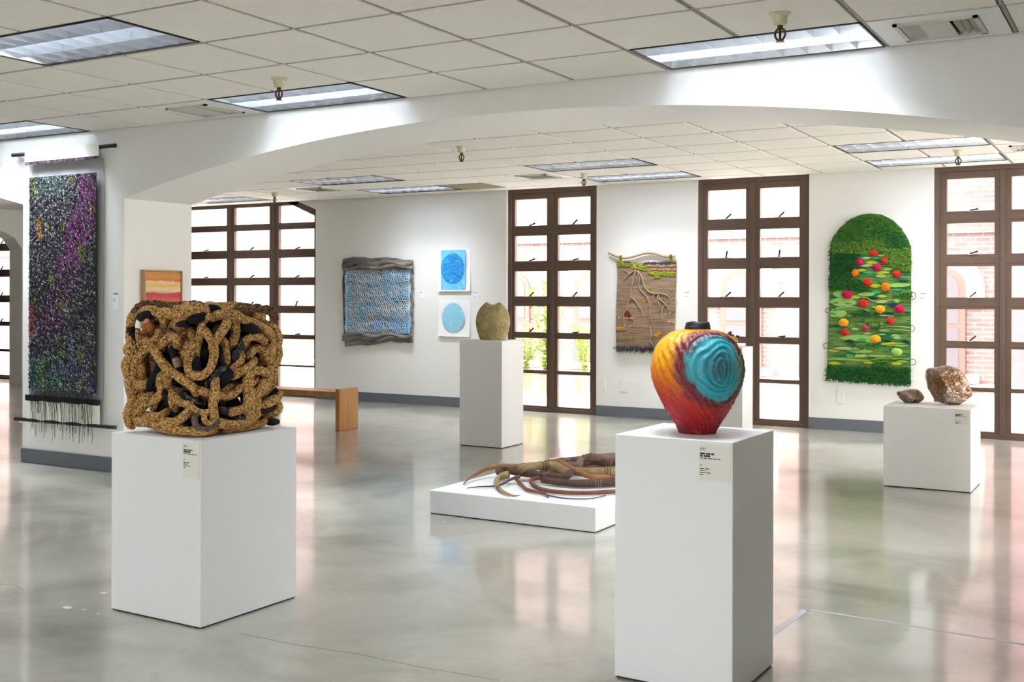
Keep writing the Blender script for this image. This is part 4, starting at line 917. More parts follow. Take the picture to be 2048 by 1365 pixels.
TENT = [["ochre",[[-3.913,6.163,0.155,0.005],[-3.96,6.303,0.169,0.008],[-3.965,6.406,0.185,0.011],[-3.953,6.514,0.205,0.014],[-3.894,6.548,0.22,0.017],[-3.807,6.533,0.229,0.02],[-3.706,6.549,0.229,0.023],[-3.652,6.624,0.226,0.026]]],["dark",[[-3.762,6.39,0.204,0.024],[-3.82,6.456,0.204,0.0242],[-3.822,6.537,0.204,0.0244],[-3.678,6.5,0.201,0.0247],[-3.595,6.52,0.197,0.0249],[-3.498,6.516,0.197,0.0251],[-3.379,6.467,0.202,0.0253],[-3.332,6.493,0.208,0.0256],[-3.364,6.614,0.217,0.0258],[-3.419,6.637,0.226,0.026]]],["olive",[[-3.355,6.586,0.216,0.026],[-3.446,6.641,0.229,0.0268],[-3.53,6.694,0.238,0.0276],[-3.596,6.64,0.238,0.0284],[-3.643,6.551,0.235,0.0292],[-3.667,6.479,0.23,0.03]]],["olive",[[-3.696,6.355,0.206,0.026],[-3.746,6.363,0.19,0.0227],[-3.743,6.305,0.174,0.0194],[-3.688,6.202,0.166,0.0161],[-3.584,6.069,0.163,0.0129],[-3.483,5.979,0.16,0.0096],[-3.412,5.948,0.156,0.0063],[-3.399,5.998,0.153,0.003]]],["purple",[[-3.815,6.052,0.153,0.003],[-3.772,6.134,0.154,0.0042],[-3.695,6.183,0.157,0.0054],[-3.664,6.245,0.165,0.0066],[-3.674,6.35,0.176,0.0078],[-3.655,6.404,0.189,0.009]]],["rust",[[-3.665,6.454,0.184,0.014],[-3.66,6.417,0.173,0.013],[-3.582,6.33,0.162,0.012],[-3.441,6.167,0.161,0.011],[-3.347,6.125,0.16,0.01],[-3.27,6.092,0.159,0.009],[-3.226,6.042,0.158,0.008]]],["purple",[[-3.252,6.079,0.155,0.005],[-3.109,6.036,0.155,0.0045],[-3.03,6.07,0.154,0.004],[-2.972,6.123,0.153,0.0035],[-2.938,6.262,0.153,0.003]]],["rust",[[-3.52,6.488,0.184,0.014],[-3.562,6.451,0.176,0.0139],[-3.516,6.361,0.169,0.0138],[-3.381,6.22,0.164,0.0136],[-3.255,6.174,0.163,0.0135],[-3.146,6.188,0.163,0.0134],[-3.036,6.254,0.163,0.0132],[-2.931,6.369,0.163,0.0131],[-2.841,6.511,0.163,0.013]]],["dark",[[-3.482,6.44,0.182,0.022],[-3.396,6.441,0.178,0.0233],[-3.276,6.443,0.175,0.0247],[-3.197,6.463,0.176,0.026],[-3.115,6.54,0.177,0.0273],[-3.042,6.611,0.179,0.0287],[-2.93,6.783,0.18,0.03]]],["orange",[[-3.675,6.882,0.228,0.018],[-3.591,6.909,0.228,0.018],[-3.451,6.762,0.224,0.018],[-3.346,6.701,0.207,0.018],[-3.238,6.669,0.189,0.018],[-3.217,6.818,0.172,0.018],[-3.174,6.923,0.168,0.018],[-3.057,7.076,0.168,0.018]]],["olive",[[-3.404,6.757,0.2,0.03],[-3.339,6.751,0.2,0.0304],[-3.287,6.771,0.201,0.0308],[-3.228,6.841,0.201,0.0312],[-3.173,6.895,0.202,0.0316],[-3.052,6.994,0.202,0.032]]],["mauve",[[-3.518,6.892,0.21,0.03],[-3.431,6.847,0.22,0.0297],[-3.468,6.972,0.229,0.0293],[-3.46,7.021,0.244,0.029],[-3.401,7.032,0.259,0.0287],[-3.335,7.068,0.253,0.0283],[-3.235,7.195,0.248,0.028]]],["dark",[[-3.455,6.958,0.212,0.032],[-3.395,7.06,0.215,0.0325],[-3.296,7.052,0.218,0.033],[-3.235,7.043,0.221,0.0335],[-3.131,7.104,0.224,0.034]]],["mauve",[[-3.735,6.957,0.208,0.018],[-3.657,7.062,0.215,0.0187],[-3.566,7.143,0.223,0.0193],[-3.471,7.15,0.23,0.02]]],["purple",[[-3.968,6.915,0.176,0.006],[-3.881,6.978,0.187,0.007],[-3.783,6.984,0.198,0.008]]],["olive",[[-3.44,7.086,0.252,0.022],[-3.336,7.138,0.258,0.023],[-3.235,7.197,0.264,0.024]]],["ochre",[[-3.649,6.748,0.19,0.02],[-3.635,6.807,0.191,0.0207],[-3.551,6.733,0.191,0.0213],[-3.482,6.687,0.192,0.022]]],["rust",[[-3.445,6.913,0.19,0.02],[-3.384,7.037,0.19,0.02],[-3.274,7.072,0.19,0.02],[-3.193,7.173,0.19,0.02]]],["ochre",[[-3.611,7.299,0.216,0.016],[-3.476,7.27,0.221,0.0173],[-3.338,7.267,0.225,0.0187],[-3.202,7.265,0.23,0.02]]]]
te = empty('root_sculpture', (-3.3, 6.7, .15), 'coiled sculpture of brown and olive wrapped root-like cords on the low plinth', 'sculpture')
for nm, pts in TENT:
    pts = [(a, b_, c_+.006, d_) for a, b_, c_, d_ in pts]; sp = spline(pts, .03)
    sp = [(q[0], q[1], max(q[2], .151+q[3]*1.06), q[3]) for q in sp]
    n = len(sp); rad = [max(.002, q[3]*(1+.05*noise.noise(Vector((i*.35, pts[0][0]*9, 0))))) for i, q in enumerate(sp)]
    obj({'purple': 'thin_tendril'}.get(nm, 'wrapped_root'), MB().tube([q[:3] for q in sp], rad, 12), M['c_'+nm], te, smooth=True, label={'purple': 'thin violet tendril', 'olive': 'olive wrapped root', 'dark': 'dark brown wrapped root'}.get(nm))
    if nm in ('mauve', 'dark', 'olive'):
        i = int(n*.5)
        P0, P1 = Vector(sp[i][:3]), Vector(sp[min(n-1, i+1)][:3]); D_ = (P1-P0).normalized()
        for k in range(4):
            q = P0 + D_*.018*k; obj('binding', MB().tube([q, q+D_*.006], rad[i]*1.05, 12), M['c_dark' if nm != 'dark' else 'c_mauve'], te, smooth=True)

# ------------------------------------------------------------------ hangings on the walls
def vcol_mat(name, rough=.75, var=.25, bump=0, spec=.3):
    m = Mat(name, (.5, .5, .5), rough, 0, spec); c = m.coord(); nz = m.noise(c, 60, 3)
    a = m.attr(); d = m.mix(1.0, a, (1-var, 1-var, 1-var), 'MULTIPLY')
    m.col(m.mix(nz, d, a))
    if bump: m.bump(m.noise(c, bump, 3), .4, .004)
    return m.m
M['felt'] = vcol_mat('coloured_felt', .85, .25, 200)
M['fleck'] = vcol_mat('paper_flecks', .5, .15)
def inside(x, z, poly):
    r = False; n = len(poly); j = n-1
    for i in range(n):
        xi, zi = poly[i]; xj, zj = poly[j]
        if (zi > z) != (zj > z) and x < (xj-xi)*(z-zi)/(zj-zi)+xi: r = not r
        j = i
    return r
def tufts(mb, poly, n, y, ln, wd, cols, droop=.8, rr=random):
    xs = [p[0] for p in poly]; zs = [p[1] for p in poly]; k = 0
    while k < n:
        x, z = rr.uniform(min(xs), max(xs)), rr.uniform(min(zs), max(zs))
        if not inside(x, z, poly): continue
        k += 1
        L = ln*rr.uniform(.6, 1.3); a = rr.uniform(-1.3, 1.3); dx, dz = math.sin(a)*L, -math.cos(a)*L*droop
        o = rr.uniform(.5, 1.0)*L*.9
        px, pz = wd*math.cos(a)*.5, wd*math.sin(a)*.5
        cc = rr.choice(cols); q = rr.uniform(.75, 1.2); cc = tuple(min(1, v*q) for v in cc)
        p0, p1, p2 = (x, y, z), (x+dx*.5, y-o, z+dz*.35), (x+dx, y-o*.75, z+dz)
        mb.add([(p0[0]-px, p0[1], p0[2]-pz), (p0[0]+px, p0[1], p0[2]+pz), (p1[0]+px, p1[1], p1[2]+pz), (p1[0]-px, p1[1], p1[2]-pz), p2, (p1[0], p1[1]+wd, p1[2])],
               [(0, 1, 2, 3), (3, 2, 4), (1, 0, 5), (2, 1, 5), (0, 3, 5), (4, 2, 5), (3, 4, 5)], cc)

# ---- green arched hanging
GREEN = {"outline":[[-2.955,1.933],[-2.933,2.006],[-2.855,2.113],[-2.755,2.196],[-2.642,2.243],[-2.544,2.251],[-2.433,2.236],[-2.323,2.175],[-2.241,2.088],[-2.18,1.988],[-2.149,1.902],[-2.146,1.649],[-2.148,1.34],[-2.147,1.059],[-2.149,0.707],[-2.146,0.511],[-2.54,0.516],[-2.995,0.534],[-2.984,0.695],[-2.978,0.899],[-2.97,1.191],[-2.962,1.482],[-2.957,1.773]],"leaves":[[-2.592,1.855,0.07,0.023,"E"],[-2.433,1.816,0.069,0.017,"Y"],[-2.585,1.793,0.098,0.023,"P"],[-2.487,1.792,0.097,0.025,"E"],[-2.53,1.746,0.125,0.034,"Y"],[-2.578,1.715,0.14,0.028,"P"],[-2.634,1.668,0.106,0.032,"Y"],[-2.363,1.675,0.096,0.025,"L"],[-2.543,1.643,0.154,0.032,"E"],[-2.425,1.642,0.152,0.032,"Y"],[-2.439,1.607,0.11,0.039,"L"],[-2.315,1.573,0.096,0.026,"E"],[-2.22,1.551,0.094,0.034,"D"],[-2.418,1.552,0.082,0.023,"M"],[-2.494,1.506,0.138,0.043,"Y"],[-2.261,1.512,0.232,0.048,"L"],[-2.487,1.442,0.097,0.037,"E"],[-2.585,1.419,0.181,0.043,"L"],[-2.425,1.4,0.097,0.032,"Y"],[-2.697,1.388,0.113,0.04,"Y"],[-2.529,1.378,0.125,0.04,"D"],[-2.86,1.423,0.136,0.087,"L"],[-2.431,1.343,0.111,0.034,"P"],[-2.28,1.353,0.069,0.037,"L"],[-2.321,1.314,0.123,0.034,"D"],[-2.818,1.337,0.286,0.102,"L"],[-2.896,1.329,0.072,0.021,"M"],[-2.768,1.323,0.085,0.02,"M"],[-2.754,1.272,0.326,0.057,"M"],[-2.875,1.221,0.187,0.116,"L"],[-2.896,1.256,0.057,0.029,"E"],[-2.745,1.256,0.057,0.029,"E"],[-2.362,1.226,0.123,0.029,"D"],[-2.185,1.235,0.054,0.017,"D"],[-2.682,1.158,0.126,0.04,"M"],[-2.556,1.152,0.126,0.04,"M"],[-2.473,1.153,0.083,0.034,"M"],[-2.639,1.108,0.113,0.034,"M"],[-2.881,1.177,0.086,0.023,"M"],[-2.896,1.09,0.065,0.023,"D"],[-2.76,1.085,0.057,0.026,"E"],[-2.696,1.059,0.085,0.029,"L"],[-2.576,1.016,0.084,0.02,"P"],[-2.43,1.011,0.083,0.015,"L"],[-2.293,1.0,0.095,0.028,"L"],[-2.669,0.971,0.394,0.064,"L"],[-2.752,0.933,0.1,0.038,"D"],[-2.625,0.951,0.098,0.031,"E"],[-2.514,0.942,0.167,0.043,"L"],[-2.279,0.976,0.081,0.022,"P"],[-2.375,0.942,0.096,0.029,"D"],[-2.199,0.946,0.081,0.031,"D"],[-2.88,0.901,0.201,0.043,"M"],[-2.611,0.901,0.253,0.043,"M"],[-2.335,0.914,0.219,0.036,"Y"],[-2.253,0.909,0.177,0.042,"L"],[-2.795,0.86,0.256,0.034,"P"],[-2.444,0.876,0.082,0.032,"E"],[-2.917,0.835,0.129,0.035,"Y"],[-2.654,0.835,0.267,0.049,"L"],[-2.752,0.784,0.085,0.031,"E"],[-2.667,0.787,0.07,0.028,"L"],[-2.618,0.786,0.07,0.029,"P"],[-2.472,0.786,0.18,0.023,"L"],[-2.782,0.742,0.369,0.023,"L"],[-2.554,0.716,0.125,0.029,"Y"],[-2.723,0.715,0.169,0.032,"M"],[-2.279,0.718,0.122,0.031,"Y"],[-2.225,0.74,0.122,0.02,"L"],[-2.909,0.698,0.129,0.029,"Y"],[-2.585,1.51,0.083,0.023,"E"],[-2.641,1.482,0.099,0.029,"M"],[-2.28,1.466,0.095,0.023,"E"],[-2.24,1.142,0.149,0.036,"M"],[-2.267,1.403,0.108,0.028,"E"],[-2.88,1.047,0.129,0.032,"M"],[-2.24,1.058,0.149,0.029,"M"],[-2.403,1.047,0.11,0.019,"L"],[-2.501,1.288,0.069,0.023,"L"]],"poms":[[-2.513,1.845,0.048,0.029,"r"],[-2.652,1.754,0.036,0.04,"c"],[-2.405,1.764,0.036,0.031,"r"],[-2.478,1.696,0.044,0.038,"c"],[-2.697,1.644,0.036,0.036,"o"],[-2.284,1.629,0.038,0.036,"r"],[-2.571,1.542,0.045,0.041,"r"],[-2.393,1.498,0.043,0.042,"o"],[-2.777,1.419,0.054,0.046,"c"],[-2.612,1.329,0.045,0.043,"r"],[-2.445,1.268,0.05,0.039,"y"],[-2.255,1.272,0.048,0.045,"c"],[-2.812,1.127,0.049,0.039,"y"],[-2.345,1.152,0.038,0.033,"r"],[-2.589,1.077,0.035,0.026,"p"],[-2.8,1.029,0.042,0.033,"r"],[-2.49,0.968,0.054,0.038,"y"],[-2.28,0.835,0.054,0.039,"g"]],"shag":[[[[-2.948,1.948],[-2.855,2.113],[-2.755,2.196],[-2.642,2.243],[-2.544,2.251],[-2.433,2.236],[-2.323,2.175],[-2.241,2.088],[-2.146,1.902],[-2.378,1.907],[-2.405,1.965],[-2.941,1.977]],1500,"m"],[[[-2.958,1.97],[-2.405,1.979],[-2.377,1.865],[-2.543,1.868],[-2.641,1.848],[-2.958,1.853]],700,"l"],[[[-2.392,2.05],[-2.241,2.06],[-2.149,1.902],[-2.377,1.893]],400,"d"],[[[-2.963,1.868],[-2.641,1.855],[-2.697,1.741],[-2.725,1.626],[-2.683,1.582],[-2.543,1.51],[-2.542,1.46],[-2.968,1.465]],1700,"d"],[[[-2.911,1.627],[-2.655,1.597],[-2.542,1.481],[-2.939,1.475]],500,"m"],[[[-2.405,1.893],[-2.144,1.902],[-2.146,1.656],[-2.308,1.672],[-2.377,1.765]],900,"l"],[[[-2.322,1.424],[-2.132,1.46],[-2.132,1.389],[-2.267,1.396]],160,"m"],[[[-2.739,1.236],[-2.445,1.232],[-2.445,1.196],[-2.731,1.201]],160,"d"],[[[-2.556,1.126],[-2.362,1.126],[-2.362,1.098],[-2.549,1.098]],110,"l"],[[[-2.78,0.904],[-2.486,0.918],[-2.485,0.889],[-2.773,0.878]],120,"m"],[[[-2.513,0.746],[-2.347,0.736],[-2.347,0.694],[-2.506,0.689]],150,"m"],[[[-2.989,0.68],[-2.149,0.686],[-2.148,0.497],[-3.002,0.516]],2000,"d"]],"loops":[[[-2.152,1.441],[-2.116,1.441],[-2.096,1.41],[-2.112,1.371],[-2.152,1.363]],[[-2.896,1.279],[-2.968,1.278],[-3.005,1.252],[-2.982,1.227],[-2.895,1.213]],[[-2.158,1.104],[-2.124,1.104],[-2.107,1.076],[-2.124,1.048],[-2.158,1.042]],[[-2.924,0.912],[-2.996,0.91],[-3.025,0.883],[-3.003,0.855],[-2.923,0.851]],[[-2.157,0.766],[-2.114,0.765],[-2.095,0.734],[-2.117,0.709],[-2.157,0.71]]],"cords":[[[[-2.853,1.351],[-2.697,1.381],[-2.598,1.388],[-2.514,1.353],[-2.376,1.353],[-2.145,1.41]],"P"],[[[-2.896,1.271],[-2.739,1.294],[-2.598,1.266],[-2.556,1.245]],"P"],[[[-2.81,1.207],[-2.64,1.194],[-2.459,1.203],[-2.307,1.198]],"P"],[[[-2.444,1.082],[-2.266,1.097],[-2.151,1.08]],"P"],[[[-2.458,1.061],[-2.321,1.066],[-2.151,1.052]],"P"],[[[-2.981,0.855],[-2.752,0.832],[-2.611,0.857]],"D"],[[[-2.981,0.739],[-2.752,0.749],[-2.569,0.74],[-2.402,0.77],[-2.15,0.764]],"Y"],[[[-2.32,0.759],[-2.238,0.768],[-2.144,0.764]],"L"],[[[-2.766,0.767],[-2.611,0.779],[-2.485,0.796],[-2.32,0.787]],"P"],[[[-2.499,0.867],[-2.348,0.907],[-2.144,0.918]],"D"]]}
gy_ = YB - .022
ge = empty('green_hanging', (-2.57, YB, .47), 'green arch-topped shag and felt wall hanging dotted with red and orange pompoms', 'wall hanging')
m = Mat('green_felt', (.02, .14, .04), .9); c = m.coord((1.2, 1, 9)); n1 = m.noise(c, 3.0, 3, .5, .4)
m.col(m.ramp(n1, [(.0, (.008, .085, .03)), (.42, (.012, .12, .045)), (.47, (.10, .19, .03)), (.58, (.13, .22, .035)), (.63, (.012, .13, .05)), (1, (.02, .16, .06))], 'LINEAR'))
m.bump(m.noise(m.coord(), 240, 2), .4, .003); M['green_felt'] = m.m
obj('backing', MB().prism(GREEN['outline'], gy_, YB), M['green_felt'], ge)
FC = {'L': (.27, .50, .11), 'Y': (.43, .50, .015), 'E': (.03, .38, .12), 'D': (.006, .05, .045), 'M': (.12, .24, .045), 'P': (.40, .52, .20)}
for x, z, w, h, k in GREEN['leaves']:
    ns = 10; b = MB(); v = []
    tilt = U(-.06, .06)
    up = []; dn = []
    for i in range(ns+1):
        t = -1+2*i/ns; q = (1-t*t)**.8; up.append((x+t*w/2, z+q*h/2+t*tilt*w/2)); dn.append((x+t*w/2, z-q*h/2*U(.75, 1)+t*tilt*w/2))
    poly = up[::-1] + dn[1:-1]
    b.prism(poly, gy_-.007-U(0, .004), gy_, FC[k]); obj('felt_leaf', b, M['felt'], ge)
PCOL = {'r': (.62, .02, .012), 'c': (.50, .008, .06), 'o': (.80, .20, .008), 'y': (.86, .40, .01), 'p': (.56, .04, .10), 'g': (.36, .58, .12)}
for x, z, rx, rz, k in GREEN['poms']:
    b = MB().blob((x, gy_-.012, z), rx, .022, rz, 14, 8, PCOL[k], .04)
    for i in range(90):
        a = U(0, 6.28); t = math.acos(U(0, 1)); d = Vector((math.sin(t)*math.cos(a), -math.cos(t), math.sin(t)*math.sin(a)))
        p = Vector((x+d.x*rx, gy_-.012+d.y*.022, z+d.z*rz)); s_ = d.orthogonal().normalized()*.003
        q = U(.75, 1.25); b.add([p-s_, p+s_, p+d*.008], [(0, 1, 2)], tuple(min(1, v*q) for v in PCOL[k]))
    obj('pompom', b, M['felt'], ge)
gd, gm_, gl_ = (.018, .13, .024), (.06, .25, .026), (.21, .37, .04)
rr = random.Random(5)
for poly, n, cols in GREEN['shag']:
    tb = MB(); tufts(tb, poly, n, gy_, .030, .006, {'d': [gd, gd, (.02, .14, .035)], 'm': [gd, gm_, gm_, (.08, .25, .03)], 'l': [gl_, (.22, .36, .05), gm_]}[cols], .8, rr)
    obj('shag', tb, M['felt'], ge, kind='stuff')
for pts in GREEN['loops']:
    obj('cord_loop', MB().tube(spline([(x, gy_-.01, z) for x, z in pts], .01), .0032, 6, (.03, .06, .02)), M['felt'], ge)
for pts, k in GREEN['cords']:
    obj('cord', MB().tube(spline([(x, gy_-.009, z) for x, z in pts], .02), .0034, 6, FC[k]), M['felt'], ge)

# ---- blue net hanging
NET = {"outline":[[-9.397,1.884],[-9.242,1.907],[-9.038,1.904],[-8.95,1.888],[-8.688,1.899],[-8.516,1.881],[-8.395,1.859],[-8.244,1.857],[-8.25,1.729],[-8.255,1.493],[-8.242,1.345],[-8.248,1.148],[-8.247,0.921],[-8.247,0.827],[-8.319,0.811],[-8.464,0.788],[-8.611,0.805],[-8.809,0.765],[-8.972,0.741],[-9.098,0.748],[-9.367,0.716],[-9.375,0.982],[-9.388,1.29],[-9.389,1.495],[-9.403,1.761]],"panel":[-9.345,-8.3,0.906,1.735]}
ne = empty('blue_net_hanging', (-8.83, YB, .73), 'grey felted wall hanging with pale blue netting and ragged edges', 'wall hanging')
m = Mat('grey_felt', (.15, .13, .11), .9); c = m.coord((1, 1, 3)); n1 = m.noise(c, 5, 4, .6, .6); n2 = m.noise(m.coord(), 90, 4, .7)
t = m.ramp(n1, [(.28, (.075, .066, .066)), (.45, (.17, .148, .13)), (.58, (.27, .235, .19)), (.72, (.42, .37, .30))])
m.col(m.mix(m.mrange(n2, .35, .7, 0, .6), t, (.09, .08, .078))); m.bump(n2, .7, .006); M['grey_felt'] = m.m
nx0, nx1, nz0, nz1 = NET['panel']
def net_y(x, z):                               # folds of the felt, towards the room
    f = .5+.5*math.sin((z-nz0)*30 + 2.2*noise.noise(Vector((x*2.2, z*3, 0))))
    return YB - .018 - .016*f - .006*noise.noise(Vector((x*9, z*9, 1)))
def in_out(poly, x):                           # top and bottom of the outline at x
    zs = []
    n = len(poly)
    for i in range(n):
        (xa, za), (xb, zb) = poly[i], poly[(i+1) % n]
        if (xa <= x) != (xb <= x): zs.append(za+(zb-za)*(x-xa)/(xb-xa))
    return (min(zs), max(zs)) if len(zs) > 1 else None
NXS, NZS = 60, 70; b = MB(); v = []
ox_ = [p[0] for p in NET['outline']]; xa, xb = min(ox_)+.012, max(ox_)-.012
for i in range(NXS+1):
    x = xa+(xb-xa)*i/NXS; lo, hi = in_out(NET['outline'], x)
    for j in range(NZS+1):
        z = lo+(hi-lo)*j/NZS; ex = (.004*math.sin(z*26)+.008*noise.noise(Vector((z*30, i, 0))))*(1 if i in (0, NXS) else 0)
        v.append((x+ex, net_y(x, z), z))
f = [(i*(NZS+1)+j, (i+1)*(NZS+1)+j, (i+1)*(NZS+1)+j+1, i*(NZS+1)+j+1) for i in range(NXS) for j in range(NZS)]
b.add(v, f)
fo = obj('felt_sheet', b, M['grey_felt'], ne, smooth=True)
sm = fo.modifiers.new('thickness', 'SOLIDIFY'); sm.thickness = .006; sm.offset = -1
for z, s_ in ((nz1+.075, 1), (nz1+.03, -1), (nz0-.035, 1), (nz0-.075, -1)):   # folded flaps above and below
    vv = []
    for i in range(41):
        x = xa+(xb-xa)*i/40; w = .016*math.sin(i*.35+z*20)+.012*noise.noise(Vector((i*.3, z*10, 2)))
        vv += [(x, net_y(x, z)-.004, z+.035+w), (x, net_y(x, z)-.022, z+w*1.3), (x, net_y(x, z)-.008, z-.018+w*1.2)]
    ff = []
    for i in range(40):
        a = 3*i; ff += [(a, a+1, a+4, a+3), (a+1, a+2, a+5, a+4)]
    fl_ = obj('fold', MB().add(vv, [tuple(reversed(q)) for q in ff]), M['grey_felt'], ne, smooth=True)
    sm = fl_.modifiers.new('thickness', 'SOLIDIFY'); sm.thickness = .005
m = Mat('pale_blue_cord', (.22, .50, .72), .6); c = m.coord(); m.col(m.mix(m.mrange(m.noise(c, 5, 3), .4, .62), (.24, .55, .82), (.56, .66, .70))); M['net'] = m.m
nb = MB()
NL = 34; pw = nx1-nx0; ph = nz1-nz0
for fam in (-1, 1):
    for i in range(-12, NL+13):
        pts = []
        for j in range(61):
            t = j/60
            s0 = i/NL + fam*.42*(t-.5) + .005*math.sin(t*37+i*1.7) + .006*noise.noise(Vector((i*.4, t*8, fam)))
            s1 = .5 + (s0-.5)*(1 + .12*math.cos((s0-.5)*math.pi)) if 0 <= s0 <= 1 else s0
            if 0 <= s1 <= 1:
                x = nx0+pw*s1; z = nz0+ph*t; pts.append((x, net_y(x, z)-.004, z))
            elif len(pts) > 2: break
            else: pts = []
        if len(pts) > 3:
            vv = []; w = .0032
            for p in pts: vv += [(p[0]-w, p[1], p[2]), (p[0], p[1]-.004, p[2]), (p[0]+w, p[1], p[2])]
            ff = []
            for k in range(len(pts)-1):
                a = 3*k; ff += [(a, a+1, a+4, a+3), (a+1, a+2, a+5, a+4)]
            nb.add(vv, ff)
for s_ in (0, 1, 2, 3, 4, 5, 6, 7, 8):                                      # slack horizontal cords and both selvedges
    z = nz0+ph*(s_+.5)/9
    pts = [(nx0+pw*k/40, z+.02*math.sin(k*.3+s_)) for k in range(41)]
    nb.tube([(x, net_y(x, zz)-.006, zz) for x, zz in pts], .0026, 5)
for x in (nx0, nx0+.02, nx1-.02, nx1):
    nb.tube([(x+.004*math.sin(k), net_y(x, nz0+ph*k/60)-.006, nz0+ph*k/60) for k in range(61)], .005, 5)
for k in range(26):
    z = nz0+ph*(k+.5)/26
    for x, d in ((nx0-.004, 1), (nx1+.004, -1)):
        nb.tube([(x+d*q*.02, net_y(x+d*q*.02, z)-.006, z+.006*math.sin(q+k)) for q in range(6)], .0035, 5)
obj('net', nb, M['net'], ne, kind='stuff')

# ---- two blue prints
def print_sheet(name, x0, x1, z0, z1, label):
    e = empty(name, ((x0+x1)/2, YB, z0), label, 'print', 'blue circle prints')
    n_ = 12; b = MB(); v = []
    for i in range(n_+1):
        t = i/n_; z = z0+(z1-z0)*t; y = YB-.003-.018*(1-t)**3*(1 if t < .5 else .2)
        v += [(x0, y, z), (x1, y, z), (x1, y-.0012, z), (x0, y-.0012, z)]
    f = [(0, 1, 2, 3)]
    for i in range(n_):
        a = 4*i; f += [(a+k, a+(k+1) % 4, a+4+(k+1) % 4, a+4+k) for k in range(4)]
    f += [(4*n_+3, 4*n_+2, 4*n_+1, 4*n_)]
    obj('paper', b.add(v, [tuple(reversed(q)) for q in f]), M['paper'], e)
    return e
def disc(cx_, cz, rx, rz, teeth, y, d):
    v = [(cx_, y, cz)]; n_ = teeth*4
    for i in range(n_):
        a = 2*math.pi*i/n_; q = 1 + d*((i % 4) in (1, 2)) + d*.3*noise.noise(Vector((i*.5, cx_, 0)))
        v.append((cx_+rx*q*math.cos(a), y, cz+rz*q*math.sin(a)))
    return MB().add(v, [(0, 1+(i+1) % n_, 1+i) for i in range(n_)])
def wash(name, c0, c1, c2, sc):
    m = Mat(name, c1, .7); c = m.coord(); n_ = m.noise(c, sc, 5, .6, 2.5); w = m.n('ShaderNodeTexWave', wave_type='RINGS', rings_direction='Y', Scale=6.0, Distortion=9.0, Detail=3.0); m.l(c, w.inputs['Vector'])
    m.col(m.mix(.18, m.ramp(n_, [(.3, c0), (.5, c1), (.7, c2)]), m.ramp(w.outputs['Fac'], [(0, c0), (.5, c1), (1, c2)]))); return m.m
M['cyan_wash'] = wash('cyan_ink_wash', (.09, .45, .80), (.15, .53, .86), (.30, .64, .90), 6)
M['deep_cyan'] = wash('deep_cyan_ink', (.0, .13, .44), (.005, .24, .60), (.10, .43, .75), 11)
M['pale_cyan'] = wash('pale_cyan_ink', (.17, .50, .66), (.26, .58, .74), (.40, .66, .78), 9)
p1 = print_sheet('blue_print', -7.875, -7.40, 1.455, 1.985, 'upper print, dark blue toothed circle on a bright blue ground')
obj('ink_ground', MB().box(-7.832, -7.467, YB-.0235, YB-.0225, 1.475, 1.972), M['cyan_wash'], p1)
o = obj('circle', disc(-7.653, 1.735, .172, .188, 30, YB-.0245, .05), M['deep_cyan'], p1)
p2 = print_sheet('blue_print', -7.875, -7.405, .885, 1.345, 'lower print, pale blue toothed circle on white paper')
obj('circle', disc(-7.645, 1.125, .160, .178, 30, YB-.0245, .05), M['pale_cyan'], p2)

